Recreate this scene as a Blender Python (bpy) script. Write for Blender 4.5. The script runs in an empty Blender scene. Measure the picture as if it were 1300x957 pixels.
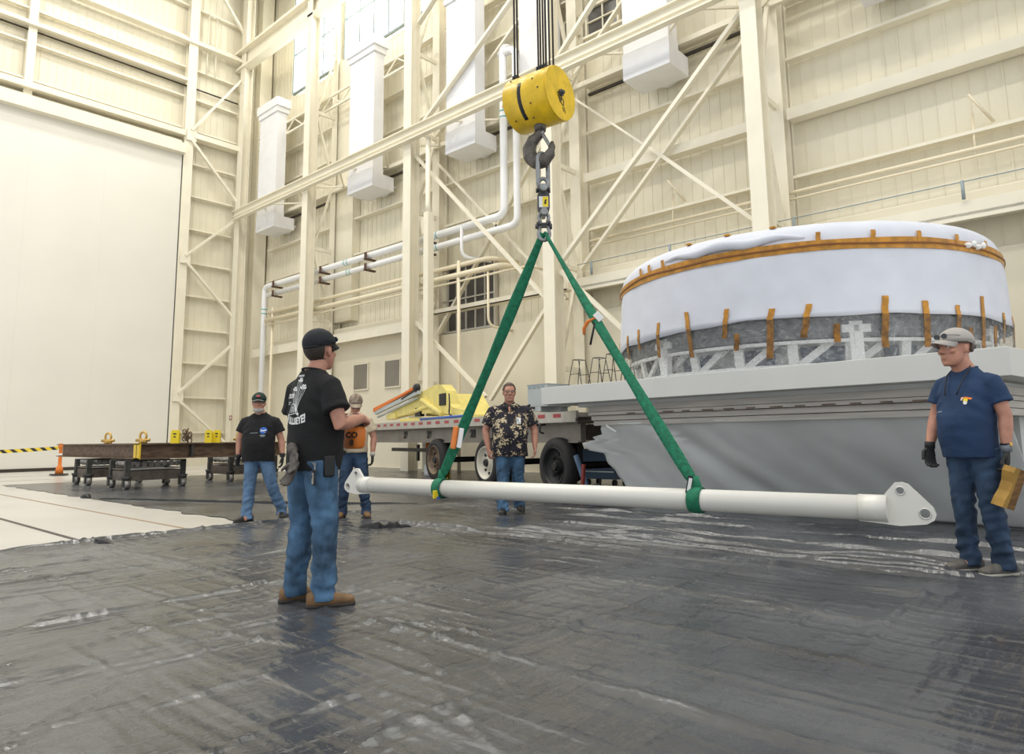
import bpy, bmesh, math, random
from mathutils import Vector, Matrix, noise
from mathutils.bvhtree import BVHTree
random.seed(7)
PI = math.pi
SC = bpy.context.scene
COL = SC.collection
V = Vector

# ------------------------------------------------------------------ materials
def new_mat(name, color, rough=0.6, metal=0.0, bump=0.0, bscale=20.0, var=0.0, vscale=3.0, spec=0.5, stretch=None, var2=None):
    m = bpy.data.materials.new(name); m.use_nodes = True
    nt = m.node_tree; b = nt.nodes['Principled BSDF']
    b.inputs['Base Color'].default_value = (*color, 1)
    b.inputs['Roughness'].default_value = rough
    b.inputs['Metallic'].default_value = metal
    b.inputs['Specular IOR Level'].default_value = spec
    tc = nt.nodes.new('ShaderNodeTexCoord')
    src = tc.outputs['Object']
    if stretch:
        mp = nt.nodes.new('ShaderNodeMapping'); mp.inputs['Scale'].default_value = stretch
        nt.links.new(src, mp.inputs['Vector']); src = mp.outputs['Vector']
    if var > 0:
        n = nt.nodes.new('ShaderNodeTexNoise'); n.inputs['Scale'].default_value = vscale; n.inputs['Detail'].default_value = 5
        nt.links.new(src, n.inputs['Vector'])
        r = nt.nodes.new('ShaderNodeValToRGB')
        lo = tuple(max(0, c*(1-var)) for c in color) if var2 is None else var2
        hi = tuple(min(1, c*(1+var)) for c in color) if var2 is None else color
        r.color_ramp.elements[0].position = .35; r.color_ramp.elements[0].color = (*lo, 1)
        r.color_ramp.elements[1].position = .65; r.color_ramp.elements[1].color = (*hi, 1)
        nt.links.new(n.outputs['Fac'], r.inputs['Fac']); nt.links.new(r.outputs['Color'], b.inputs['Base Color'])
    if bump > 0:
        n2 = nt.nodes.new('ShaderNodeTexNoise'); n2.inputs['Scale'].default_value = bscale; n2.inputs['Detail'].default_value = 4
        nt.links.new(src, n2.inputs['Vector'])
        bp = nt.nodes.new('ShaderNodeBump'); bp.inputs['Strength'].default_value = min(1, bump); bp.inputs['Distance'].default_value = .02
        nt.links.new(n2.outputs['Fac'], bp.inputs['Height']); nt.links.new(bp.outputs['Normal'], b.inputs['Normal'])
    return m

def emit_mat(name, color, strength):
    m = bpy.data.materials.new(name); m.use_nodes = True
    b = m.node_tree.nodes['Principled BSDF']
    b.inputs['Base Color'].default_value = (*color, 1)
    b.inputs['Emission Color'].default_value = (*color, 1)
    b.inputs['Emission Strength'].default_value = strength
    return m

M = {}
M['wall'] = new_mat('wall cream paint', (.80, .745, .59), .55, var=.04, vscale=.6)
M['steel'] = new_mat('cream painted steel', (.85, .795, .65), .45, var=.03, vscale=1.5)
M['liner'] = new_mat('cream wall liner', (.76, .70, .55), .6, var=.03, vscale=.8)
M['doorpaint'] = new_mat('pale door paint', (.80, .775, .70), .5, var=.02, vscale=.4)
M['duct'] = new_mat('white duct', (.84, .84, .86), .5, var=.02, vscale=2)
M['pipe'] = new_mat('white pipe jacket', (.86, .86, .86), .35)
M['cpipe'] = new_mat('cream pipe', (.82, .73, .54), .4)
M['teal'] = new_mat('teal pipe tag', (.10, .42, .42), .5)
M['brown'] = new_mat('brown bracket', (.10, .05, .03), .6)
M['concrete'] = new_mat('pale sealed concrete', (.60, .575, .53), .28, bump=.05, bscale=6, var=.05, vscale=.7)
M['seam'] = new_mat('tan floor joint', (.33, .22, .13), .6)
M['darkseam'] = new_mat('dark floor joint', (.08, .06, .05), .6)
M['glassdark'] = new_mat('dark window glass', (.085, .08, .075), .25, var=.2, vscale=1)
M['glassgrey'] = new_mat('grey window glass', (.22, .20, .165), .25, var=.1, vscale=1)
M['mullion'] = new_mat('window bar', (.55, .52, .45), .5)
M['greybar'] = new_mat('grey window bar', (.30, .36, .38), .5)
M['rail'] = new_mat('dark gap', (.05, .04, .03), .8)
M['yellow'] = new_mat('worn yellow paint', (.80, .52, .015), .35, bump=.06, bscale=30, var=.12, vscale=9)
M['yellow2'] = new_mat('yellow label', (.88, .68, .02), .5)
M['black'] = new_mat('black', (.012, .012, .013), .5)
M['rope'] = new_mat('dark wire rope', (.05, .045, .045), .5, bump=.5, bscale=200)
M['hooksteel'] = new_mat('worn forged steel', (.13, .115, .10), .45, .5, bump=.15, bscale=40, var=.3, vscale=14)
M['galv'] = new_mat('galvanised steel', (.30, .31, .31), .4, .7, var=.2, vscale=20)
M['darkmetal'] = new_mat('dark grey metal', (.08, .08, .085), .45, .4)
M['sling'] = new_mat('green polyester sling', (.008, .17, .085), .75, bump=.4, bscale=60, var=.25, vscale=25)
M['orange'] = new_mat('orange plastic', (.85, .20, .02), .5)
M['orange2'] = new_mat('safety orange', (.80, .22, .03), .5, var=.1)
M['white'] = new_mat('white print', (.85, .85, .84), .7)
M['barpaint'] = new_mat('off white enamel', (.78, .76, .70), .3, var=.02, vscale=3)
M['slab'] = new_mat('pale grey painted slab', (.68, .68, .65), .5, var=.02, vscale=2)
M['wrap'] = new_mat('grey wrap fabric', (.70, .72, .71), .55, bump=.25, bscale=3.5, var=.04, vscale=1.3)
M['band'] = new_mat('grey brown cradle boards', (.50, .47, .43), .6, var=.12, vscale=2.2, stretch=(.6, .6, 8))
M['shroud'] = new_mat('white bagging fabric', (.68, .70, .77), .75, bump=.25, bscale=5, var=.03, vscale=3)
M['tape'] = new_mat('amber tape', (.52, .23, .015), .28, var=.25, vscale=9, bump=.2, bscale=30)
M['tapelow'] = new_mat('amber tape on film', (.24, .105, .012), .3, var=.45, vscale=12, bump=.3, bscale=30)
M['darktape'] = new_mat('dark amber seam', (.22, .07, .01), .35)
M['ringgrey'] = new_mat('dark grey ring', (.15, .155, .16), .5, var=.2, vscale=2)
M['strut'] = new_mat('pale strut paint', (.86, .85, .82), .5)
M['blueglass'] = new_mat('blue grey interior', (.09, .13, .20), .4, var=.5, vscale=2)
M['rust'] = new_mat('rust brown steel', (.15, .095, .06), .55, .2, bump=.15, bscale=20, var=.35, vscale=4, stretch=(1, 1, 3))
M['truck'] = new_mat('dark truck frame', (.055, .055, .05), .5, .3, var=.3, vscale=8)
M['truckplate'] = new_mat('brown grey plate', (.13, .105, .085), .55, .2, var=.25, vscale=6)
M['roller'] = new_mat('grey steel roller', (.32, .30, .28), .35, .4, var=.3, vscale=10)
M['silver'] = new_mat('silver edge', (.6, .6, .57), .35, .6)
M['brass'] = new_mat('brass', (.62, .40, .12), .35, .7, var=.3, vscale=30)
M['deck'] = new_mat('trailer grey metal', (.30, .27, .235), .5, .2, var=.12, vscale=2)
M['railmetal'] = new_mat('aluminium rail', (.52, .50, .46), .4, .4, var=.08, vscale=6)
M['redtape'] = new_mat('red reflective', (.40, .05, .06), .35)
M['tyre'] = new_mat('tyre rubber', (.025, .024, .024), .75, bump=.2, bscale=30)
M['hub'] = new_mat('white wheel rim', (.70, .66, .56), .45, var=.08, vscale=6)
M['hubbrown'] = new_mat('dusty brown hub', (.20, .14, .09), .6, var=.3, vscale=10)
M['crane'] = new_mat('pale yellow paint', (.80, .68, .22), .45, var=.08, vscale=4)
M['jean'] = new_mat('blue denim', (.06, .13, .225), .85, bump=.25, bscale=90, var=.55, vscale=7, stretch=(1, 1, .6))
M['jeandark'] = new_mat('dark blue denim', (.03, .06, .115), .85, bump=.25, bscale=90, var=.40, vscale=7, stretch=(1, 1, .6))
M['jeanpale'] = new_mat('pale blue denim', (.10, .18, .30), .85, bump=.25, bscale=90, var=.30, vscale=7, stretch=(1, 1, .6))
M['tblack'] = new_mat('black cotton', (.009, .009, .010), .9, bump=.2, bscale=60)
M['tnavy'] = new_mat('navy cotton', (.018, .045, .11), .9, bump=.2, bscale=60, var=.12, vscale=4)
M['ttan'] = new_mat('tan cotton', (.55, .45, .32), .9, bump=.2, bscale=60, var=.08, vscale=4)
M['skin'] = new_mat('skin', (.56, .30, .205), .5, var=.10, vscale=14)
M['skinred'] = new_mat('ruddy skin', (.50, .24, .165), .5, var=.12, vscale=14)
M['hairdark'] = new_mat('dark hair', (.035, .025, .018), .7, bump=.5, bscale=90)
M['hairgrey'] = new_mat('grey hair', (.11, .085, .07), .7, bump=.5, bscale=90)
M['hairwhite'] = new_mat('white beard', (.50, .47, .44), .7, bump=.5, bscale=90)
M['boot'] = new_mat('tan boot leather', (.22, .125, .055), .7, var=.25, vscale=18)
M['shoeblack'] = new_mat('black shoe', (.02, .018, .016), .5)
M['shoegrey'] = new_mat('grey sneaker', (.13, .12, .105), .7, var=.25, vscale=20)
M['sole'] = new_mat('dark sole', (.05, .04, .032), .8)
M['solewhite'] = new_mat('pale sole', (.50, .48, .42), .7)
M['capblack'] = new_mat('black cap cloth', (.012, .014, .018), .85)
M['capgreen'] = new_mat('dark green cap cloth', (.012, .035, .028), .85)
M['capgrey'] = new_mat('pale grey cap cloth', (.42, .39, .36), .85)
M['captan'] = new_mat('brown camouflage cap', (.26, .20, .15), .85, var=.45, vscale=22)
M['brim'] = new_mat('tan cap brim', (.42, .34, .25), .8)
M['glove'] = new_mat('black glove', (.02, .022, .022), .7, var=.3, vscale=12)
M['glovegrey'] = new_mat('grey glove cuff', (.16, .18, .21), .8, var=.2, vscale=14)
M['leather'] = new_mat('dark work glove', (.10, .085, .075), .7, var=.35, vscale=18)
M['wood'] = new_mat('rough timber', (.20, .10, .03), .7, bump=.3, bscale=12, var=.35, vscale=6, stretch=(1, 1, 5))
M['woodlight'] = new_mat('yellow timber', (.42, .24, .05), .7, var=.15, vscale=8)
M['nasablue'] = new_mat('blue emblem', (.03, .14, .55), .6)
M['eyewhite'] = new_mat('eye white', (.7, .68, .65), .3)
M['lens'] = new_mat('smoked lens', (.02, .03, .05), .1)
M['blue'] = new_mat('blue plastic', (.06, .13, .42), .5)
M['bluegrey'] = new_mat('blue grey metal', (.10, .17, .27), .5)
M['red'] = new_mat('dark red paint', (.25, .03, .02), .5)
M['boxgrey'] = new_mat('grey cabinet paint', (.50, .53, .52), .5, var=.03)
M['ceil'] = new_mat('pale ceiling deck', (.62, .58, .50), .7)
M['sky'] = emit_mat('bright window', (.97, 1, 1), 5.0)

def mat_plastic():
    m = bpy.data.materials.new('black plastic sheeting'); m.use_nodes = True
    nt = m.node_tree; N = nt.nodes; Lk = nt.links; b = N['Principled BSDF']
    tc = N.new('ShaderNodeTexCoord')
    b.inputs['Roughness'].default_value = .3
    b.inputs['Specular IOR Level'].default_value = .75
    n = N.new('ShaderNodeTexNoise'); n.inputs['Scale'].default_value = .9; n.inputs['Detail'].default_value = 6
    Lk.new(tc.outputs['Object'], n.inputs['Vector'])
    r = N.new('ShaderNodeValToRGB')
    r.color_ramp.elements[0].color = (.040, .043, .050, 1); r.color_ramp.elements[1].color = (.10, .105, .115, 1)
    r.color_ramp.elements[0].position = .35; r.color_ramp.elements[1].position = .68
    Lk.new(n.outputs['Fac'], r.inputs['Fac']); Lk.new(r.outputs['Color'], b.inputs['Base Color'])
    rr = N.new('ShaderNodeMapRange'); rr.inputs['To Min'].default_value = .14; rr.inputs['To Max'].default_value = .36
    Lk.new(n.outputs['Fac'], rr.inputs['Value']); Lk.new(rr.outputs['Result'], b.inputs['Roughness'])
    # long creases running both ways plus small crumple
    acc = None
    for sc, stv, w in ((1.0, (9, .8, 1), .55), (1.0, (.9, 7, 1), .55), (5.0, (2.5, .7, 1), .22), (5.0, (.7, 2.5, 1), .22), (26.0, (1, 1, 1), .07)):
        mp = N.new('ShaderNodeMapping'); mp.inputs['Scale'].default_value = stv
        Lk.new(tc.outputs['Object'], mp.inputs['Vector'])
        nn = N.new('ShaderNodeTexNoise'); nn.inputs['Scale'].default_value = sc; nn.inputs['Detail'].default_value = 3
        try:
            nn.noise_type = 'RIDGED_MULTIFRACTAL' if w > .5 else 'FBM'
        except Exception:
            pass
        Lk.new(mp.outputs['Vector'], nn.inputs['Vector'])
        ml = N.new('ShaderNodeMath'); ml.operation = 'MULTIPLY'; ml.inputs[1].default_value = w
        Lk.new(nn.outputs['Fac'], ml.inputs[0])
        if acc is None: acc = ml.outputs[0]
        else:
            ad = N.new('ShaderNodeMath'); ad.operation = 'ADD'
            Lk.new(acc, ad.inputs[0]); Lk.new(ml.outputs[0], ad.inputs[1]); acc = ad.outputs[0]
    bp = N.new('ShaderNodeBump'); bp.inputs['Strength'].default_value = 1.0; bp.inputs['Distance'].default_value = .035
    Lk.new(acc, bp.inputs['Height']); Lk.new(bp.outputs['Normal'], b.inputs['Normal'])
    return m
M['plastic'] = mat_plastic()

def mat_film():
    m = bpy.data.materials.new('clear plastic film'); m.use_nodes = True
    nt = m.node_tree; N = nt.nodes; Lk = nt.links
    out = N['Material Output']; N.remove(N['Principled BSDF'])
    tr = N.new('ShaderNodeBsdfTransparent'); tr.inputs['Color'].default_value = (.93, .94, .95, 1)
    gl = N.new('ShaderNodeBsdfGlossy'); gl.inputs['Roughness'].default_value = .18; gl.inputs['Color'].default_value = (.9, .9, .9, 1)
    df = N.new('ShaderNodeBsdfTranslucent'); df.inputs['Color'].default_value = (.8, .82, .84, 1)
    d2 = N.new('ShaderNodeBsdfDiffuse'); d2.inputs['Color'].default_value = (.8, .82, .84, 1)
    tc = N.new('ShaderNodeTexCoord')
    n = N.new('ShaderNodeTexNoise'); n.inputs['Scale'].default_value = 4.5; n.inputs['Detail'].default_value = 5; n.inputs['Distortion'].default_value = 2.5
    Lk.new(tc.outputs['Object'], n.inputs['Vector'])
    bp = N.new('ShaderNodeBump'); bp.inputs['Strength'].default_value = 1; bp.inputs['Distance'].default_value = .05
    Lk.new(n.outputs['Fac'], bp.inputs['Height']); Lk.new(bp.outputs['Normal'], gl.inputs['Normal'])
    mx1 = N.new('ShaderNodeMixShader'); mx1.inputs[0].default_value = .5
    Lk.new(df.outputs[0], mx1.inputs[1]); Lk.new(d2.outputs[0], mx1.inputs[2])
    mx2 = N.new('ShaderNodeMixShader')
    mpf = N.new('ShaderNodeMapping'); mpf.inputs['Scale'].default_value = (1.3, 1.3, 2.2)
    Lk.new(tc.outputs['Object'], mpf.inputs['Vector'])
    n2 = N.new('ShaderNodeTexNoise'); n2.inputs['Scale'].default_value = 2.2; n2.inputs['Detail'].default_value = 3; n2.inputs['Distortion'].default_value = 3.5
    Lk.new(mpf.outputs['Vector'], n2.inputs['Vector'])
    rf = N.new('ShaderNodeValToRGB'); ee = rf.color_ramp.elements
    ee[0].position = .475; ee[0].color = (0, 0, 0, 1); ee[1].position = .50; ee[1].color = (1, 1, 1, 1); k_ = ee.new(.525); k_.color = (0, 0, 0, 1)
    Lk.new(n2.outputs['Fac'], rf.inputs['Fac'])
    mr = N.new('ShaderNodeMapRange'); mr.inputs['From Min'].default_value = .4; mr.inputs['From Max'].default_value = .75
    mr.inputs['To Min'].default_value = .03; mr.inputs['To Max'].default_value = .30
    Lk.new(n.outputs['Fac'], mr.inputs['Value'])
    af = N.new('ShaderNodeMath'); af.operation = 'MULTIPLY_ADD'; af.inputs[1].default_value = .38; af.use_clamp = True
    Lk.new(rf.outputs['Color'], af.inputs[0]); Lk.new(mr.outputs['Result'], af.inputs[2]); Lk.new(af.outputs[0], mx2.inputs[0])
    Lk.new(tr.outputs[0], mx2.inputs[1]); Lk.new(mx1.outputs[0], mx2.inputs[2])
    mx3 = N.new('ShaderNodeMixShader'); mx3.inputs[0].default_value = .08
    Lk.new(mx2.outputs[0], mx3.inputs[1]); Lk.new(gl.outputs[0], mx3.inputs[2])
    Lk.new(mx3.outputs[0], out.inputs['Surface'])
    return m
M['film'] = mat_film()

def mat_floral():
    m = bpy.data.materials.new('floral print cotton'); m.use_nodes = True
    nt = m.node_tree; N = nt.nodes; Lk = nt.links; b = N['Principled BSDF']; b.inputs['Roughness'].default_value = .85
    tc = N.new('ShaderNodeTexCoord')
    ns = N.new('ShaderNodeTexNoise'); ns.inputs['Scale'].default_value = 30
    Lk.new(tc.outputs['Object'], ns.inputs['Vector'])
    mx = N.new('ShaderNodeMixRGB'); mx.blend_type = 'LINEAR_LIGHT'; mx.inputs[0].default_value = .09
    Lk.new(tc.outputs['Object'], mx.inputs[1]); Lk.new(ns.outputs['Color'], mx.inputs[2])
    vo = N.new('ShaderNodeTexVoronoi'); vo.inputs['Scale'].default_value = 9.5
    Lk.new(mx.outputs[0], vo.inputs['Vector'])
    r = N.new('ShaderNodeValToRGB'); e = r.color_ramp.elements
    e[0].position = 0; e[0].color = (.40, .22, .06, 1); e[1].position = .14; e[1].color = (.68, .60, .42, 1)
    k = e.new(.36); k.color = (.55, .42, .25, 1); k = e.new(.40); k.color = (.014, .013, .022, 1)
    Lk.new(vo.outputs['Distance'], r.inputs['Fac'])
    n3 = N.new('ShaderNodeTexNoise'); n3.inputs['Scale'].default_value = 48; n3.inputs['Detail'].default_value = 2
    Lk.new(tc.outputs['Object'], n3.inputs['Vector'])
    r3 = N.new('ShaderNodeValToRGB'); r3.color_ramp.interpolation = 'CONSTANT'
    r3.color_ramp.elements[0].color = (0, 0, 0, 1); r3.color_ramp.elements[1].position = .41; r3.color_ramp.elements[1].color = (1, 1, 1, 1)
    Lk.new(n3.outputs['Fac'], r3.inputs['Fac'])
    m2 = N.new('ShaderNodeMixRGB'); m2.inputs[1].default_value = (.014, .013, .022, 1)
    Lk.new(r3.outputs['Color'], m2.inputs[0]); Lk.new(r.outputs['Color'], m2.inputs[2])
    Lk.new(m2.outputs[0], b.inputs['Base Color'])
    return m
M['floral'] = mat_floral()

def mat_stripes():
    m = bpy.data.materials.new('yellow and black caution tape'); m.use_nodes = True
    nt = m.node_tree; N = nt.nodes; Lk = nt.links; b = N['Principled BSDF']
    tc = N.new('ShaderNodeTexCoord'); w = N.new('ShaderNodeTexWave'); w.bands_direction = 'DIAGONAL'
    w.inputs['Scale'].default_value = 2.2
    Lk.new(tc.outputs['Object'], w.inputs['Vector'])
    r = N.new('ShaderNodeValToRGB'); r.color_ramp.interpolation = 'CONSTANT'
    r.color_ramp.elements[0].color = (.02, .02, .02, 1); r.color_ramp.elements[1].position = .42; r.color_ramp.elements[1].color = (.85, .62, .05, 1)
    Lk.new(w.outputs['Fac'], r.inputs['Fac']); Lk.new(r.outputs['Color'], b.inputs['Base Color'])
    return m
M['caution'] = mat_stripes()

# ------------------------------------------------------------------ geometry helpers
def loft(bm, rings, seg=16, cap=True, power=1.0, mi=0):
    """rings: (centre, axis_a, axis_b) half axes as vectors"""
    vs = []
    for c, a, b in rings:
        c = V(c); a = V(a); b = V(b); row = []
        for i in range(seg):
            t = 2*PI*i/seg; ct, st = math.cos(t), math.sin(t)
            if power != 1.0:
                ct = math.copysign(abs(ct)**power, ct); st = math.copysign(abs(st)**power, st)
            row.append(bm.verts.new(c + a*ct + b*st))
        vs.append(row)
    for r0, r1 in zip(vs, vs[1:]):
        for i in range(seg):
            f = bm.faces.new((r0[i], r0[(i+1) % seg], r1[(i+1) % seg], r1[i])); f.material_index = mi; f.smooth = True
    if cap:
        f = bm.faces.new(list(reversed(vs[0]))); f.material_index = mi
        f = bm.faces.new(vs[-1]); f.material_index = mi
    return vs

def frame_of(d, ref=None):
    d = V(d).normalized()
    r = V(ref) if ref is not None else (V((0, 0, 1)) if abs(d.z) < .9 else V((0, 1, 0)))
    a = r.cross(d)
    if a.length < 1e-4: a = V((1, 0, 0)).cross(d)
    a.normalize(); b = d.cross(a).normalized()
    return a, b

def tube(bm, pts, rad, seg=10, ref=None, round_ends=False, closed=False, mi=0):
    pts = [V(p) for p in pts]; n = len(pts)
    if not isinstance(rad, list): rad = [rad]*n
    rings = []; pa = None
    for i, p in enumerate(pts):
        if closed: d = pts[(i+1) % n]-pts[i-1]
        elif i == 0: d = pts[1]-p
        elif i == n-1: d = p-pts[-2]
        else: d = (pts[i+1]-p).normalized()+(p-pts[i-1]).normalized()
        d.normalize()
        if pa is None: a, b = frame_of(d, ref)
        else:
            a = pa-d*pa.dot(d); a.normalize(); b = d.cross(a)
        pa = a
        r = rad[i]; ra, rb = (r, r) if not isinstance(r, (list, tuple)) else r
        rings.append((p, a*ra, b*rb, d))
    if round_ends:
        out = []
        p, a, b, d = rings[0]; L0 = max(a.length, b.length)
        out += [(p-d*L0*.95, a*.25, b*.25), (p-d*L0*.7, a*.7, b*.7), (p-d*L0*.35, a*.93, b*.93)]
        out += [(r[0], r[1], r[2]) for r in rings]
        p, a, b, d = rings[-1]; L0 = max(a.length, b.length)
        out += [(p+d*L0*.35, a*.93, b*.93), (p+d*L0*.7, a*.7, b*.7), (p+d*L0*.95, a*.25, b*.25)]
        rings = out
    else: rings = [(r[0], r[1], r[2]) for r in rings]
    if closed:
        rings.append(rings[0]); loft(bm, rings, seg, False, mi=mi)
    else: loft(bm, rings, seg, True, mi=mi)

def box(bm, c, s, R=None, mi=0, bev=0.0):
    c = V(c); hx, hy, hz = s[0]/2, s[1]/2, s[2]/2
    R = R or Matrix.Identity(3); vs = []
    for x in (-1, 1):
        for y in (-1, 1):
            for z in (-1, 1): vs.append(bm.verts.new(c + R @ V((x*hx, y*hy, z*hz))))
    fs = []
    for q in ((0, 1, 3, 2), (4, 6, 7, 5), (0, 4, 5, 1), (2, 3, 7, 6), (0, 2, 6, 4), (1, 5, 7, 3)):
        f = bm.faces.new([vs[i] for i in q]); f.material_index = mi; fs.append(f)
    if bev > 0:
        es = list({e for f in fs for e in f.edges})
        bmesh.ops.bevel(bm, geom=es, offset=bev, segments=2, affect='EDGES', profile=.5)
    return vs

def span(bm, x0, x1, y0, y1, z0, z1, mi=0, bev=0.0):
    box(bm, ((x0+x1)/2, (y0+y1)/2, (z0+z1)/2), (abs(x1-x0), abs(y1-y0), abs(z1-z0)), mi=mi, bev=bev)

def bar(bm, a, b, w, h, up=(0, 0, 1), mi=0, bev=0.0):
    """box from a to b, w across, h along 'up'"""
    a = V(a); b = V(b); d = (b-a); L = d.length; d.normalize()
    s = d.cross(V(up)).normalized(); u = s.cross(d).normalized()
    R = Matrix((s, d, u)).transposed()
    box(bm, (a+b)/2, (w, L, h), R, mi, bev)

def prism(bm, outline, axis_o, u, v, n, thick, holes=(), mi=0):
    """extrude a 2D outline (list of (s,t)) placed at axis_o with u,v axes, thickness along n, centred"""
    o = V(axis_o); u = V(u); v = V(v); n = V(n).normalized()
    from mathutils.geometry import tessellate_polygon
    loops = [[V((p[0], p[1], 0)) for p in outline]] + [[V((p[0], p[1], 0)) for p in h] for h in holes]
    tris = tessellate_polygon(loops); flat = [p for l in loops for p in l]
    A = [bm.verts.new(o+u*p.x+v*p.y+n*thick/2) for p in flat]; B = [bm.verts.new(o+u*p.x+v*p.y-n*thick/2) for p in flat]
    for t in tris:
        try:
            f = bm.faces.new([A[i] for i in t]); f.material_index = mi
            f = bm.faces.new([B[i] for i in reversed(t)]); f.material_index = mi
        except ValueError: pass
    k = 0
    for l in loops:
        m = len(l)
        for i in range(m):
            j = (i+1) % m
            try:
                f = bm.faces.new((A[k+i], B[k+i], B[k+j], A[k+j])); f.material_index = mi
            except ValueError: pass
        k += m

def circle_pts(cx, cy, r, n=16): return [(cx+r*math.cos(2*PI*i/n), cy+r*math.sin(2*PI*i/n)) for i in range(n)]

def ellipsoid(bm, c, r, seg=14, R=None, mi=0):
    R = R or Matrix.Identity(3); c = V(c); n = max(6, seg//2)
    rings = []
    for i in range(1, n):
        p = PI*i/n; z = -math.cos(p); s = math.sin(p)
        rings.append((c+R @ V((0, 0, r[2]*z)), R @ V((r[0]*s, 0, 0)), R @ V((0, r[1]*s, 0))))
    vs = loft(bm, rings, seg, False, mi=mi)
    b = bm.verts.new(c+R @ V((0, 0, -r[2]))); t = bm.verts.new(c+R @ V((0, 0, r[2])))
    for i in range(seg):
        f = bm.faces.new((b, vs[0][(i+1) % seg], vs[0][i])); f.smooth = True; f.material_index = mi
        f = bm.faces.new((t, vs[-1][i], vs[-1][(i+1) % seg])); f.smooth = True; f.material_index = mi

def obj(name, bm, mats, parent=None, loc=None, norm=True, smooth=None):
    if norm: bmesh.ops.recalc_face_normals(bm, faces=bm.faces[:])
    me = bpy.data.meshes.new(name); bm.to_mesh(me); bm.free()
    return link(name, me, mats, parent, loc, smooth)

def link(name, me, mats, parent=None, loc=None, smooth=None):
    if not isinstance(mats, (list, tuple)): mats = [mats]
    me.materials.clear()
    for m in mats: me.materials.append(M[m] if isinstance(m, str) else m)
    if smooth is not None:
        for p in me.polygons: p.use_smooth = smooth
    o = bpy.data.objects.new(name, me); COL.objects.link(o)
    if parent: o.parent = parent
    if loc: o.location = loc
    return o

def recentre(o):
    """move a top-level mesh's origin to the middle of its base"""
    me = o.data; xs = [v.co for v in me.vertices]
    lo = V((min(v.x for v in xs), min(v.y for v in xs), min(v.z for v in xs)))
    hi = V((max(v.x for v in xs), max(v.y for v in xs), max(v.z for v in xs)))
    c = V(((lo.x+hi.x)/2, (lo.y+hi.y)/2, lo.z)); me.transform(Matrix.Translation(-c)); o.location = c
    return o

def tag(o, label, cat, group=None, kind=None):
    o['label'] = label; o['category'] = cat
    if group: o['group'] = group
    if kind: o['kind'] = kind
    return o

def thing(name, label, cat, loc=(0, 0, 0), rz=0.0, group=None):
    o = bpy.data.objects.new(name, None); COL.objects.link(o); o.empty_display_size = .1
    o.location = loc; o.rotation_euler = (0, 0, rz)
    return tag(o, label, cat, group)

def struct(name, bm, mats, smooth=None):
    o = obj(name, bm, mats, smooth=smooth); o['kind'] = 'structure'; return recentre(o)

NB = bmesh.new
TRIM = [0]
def trim(bm, mats='steel', smooth=None):
    TRIM[0] += 1
    return struct('trim_%d' % TRIM[0], bm, mats, smooth)

def fuse(bm, voxel, smooth=2, decimate=None):
    """union of overlapping closed shapes as one continuous surface"""
    bmesh.ops.recalc_face_normals(bm, faces=bm.faces[:])
    me = bpy.data.meshes.new('tmp'); bm.to_mesh(me); bm.free()
    o = bpy.data.objects.new('tmp', me); COL.objects.link(o)
    md = o.modifiers.new('r', 'REMESH'); md.mode = 'VOXEL'; md.voxel_size = voxel; md.use_smooth_shade = True
    if smooth:
        s = o.modifiers.new('s', 'SMOOTH'); s.iterations = smooth; s.factor = .5
    dg = bpy.context.evaluated_depsgraph_get(); dg.update()
    out = bpy.data.meshes.new_from_object(o.evaluated_get(dg))
    bpy.data.objects.remove(o); bpy.data.meshes.remove(me)
    for p in out.polygons: p.use_smooth = True
    return out

def crumple(me, fn):
    """displace each vertex along its normal by fn(co)"""
    nr = [v.normal.copy() for v in me.vertices]
    for v, n in zip(me.vertices, nr): v.co = v.co + n*fn(v.co)
    me.update()

def text_mesh(body, size, bold=0.0, extrude=0.0, align='CENTER', shear=0.0):
    cu = bpy.data.curves.new('txt', 'FONT'); cu.body = body; cu.size = size; cu.offset = bold; cu.extrude = extrude
    cu.align_x = align; cu.align_y = 'CENTER'; cu.shear = shear
    o = bpy.data.objects.new('txt', cu); COL.objects.link(o)
    dg = bpy.context.evaluated_depsgraph_get(); dg.update()
    me = bpy.data.meshes.new_from_object(o.evaluated_get(dg))
    bpy.data.objects.remove(o); bpy.data.curves.remove(cu)
    return me

def bvh_of(me):
    return BVHTree.FromPolygons([v.co.copy() for v in me.vertices], [tuple(p.vertices) for p in me.polygons])

def conform(me, origin, u, v, d, bvh, off=.003, fn2=None):
    """lay a flat mesh (x,y) onto a surface by casting along d"""
    bm = NB(); bm.from_mesh(me)
    for _ in range(3):
        es = [e for e in bm.edges if e.calc_length() > .03]
        if not es: break
        bmesh.ops.subdivide_edges(bm, edges=es, cuts=1)
    bmesh.ops.triangulate(bm, faces=bm.faces[:])
    o = V(origin); u = V(u); v = V(v); d = V(d).normalized(); dead = []
    for w in bm.verts:
        x, y = w.co.x, w.co.y
        if fn2: x, y = fn2(x, y)
        p = o+u*x+v*y
        h = bvh.ray_cast(p-d*.6, d)
        if h[0] is None: dead.append(w)
        else: w.co = h[0]-d*off
    bmesh.ops.delete(bm, geom=dead, context='VERTS')
    bm.to_mesh(me); bm.free(); me.update()
    return me

def flat_mesh(polys):
    bm = NB()
    for pl in polys:
        bm.faces.new([bm.verts.new((x, y, 0)) for x, y in pl])
    me = bpy.data.meshes.new('flat'); bm.to_mesh(me); bm.free(); return me

def line_poly(a, b, w):
    a = V((*a, 0)); b = V((*b, 0)); n = (b-a).normalized(); n = V((-n.y, n.x, 0))*w/2
    return [(p.x, p.y) for p in (a-n, b-n, b+n, a+n)]
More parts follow.
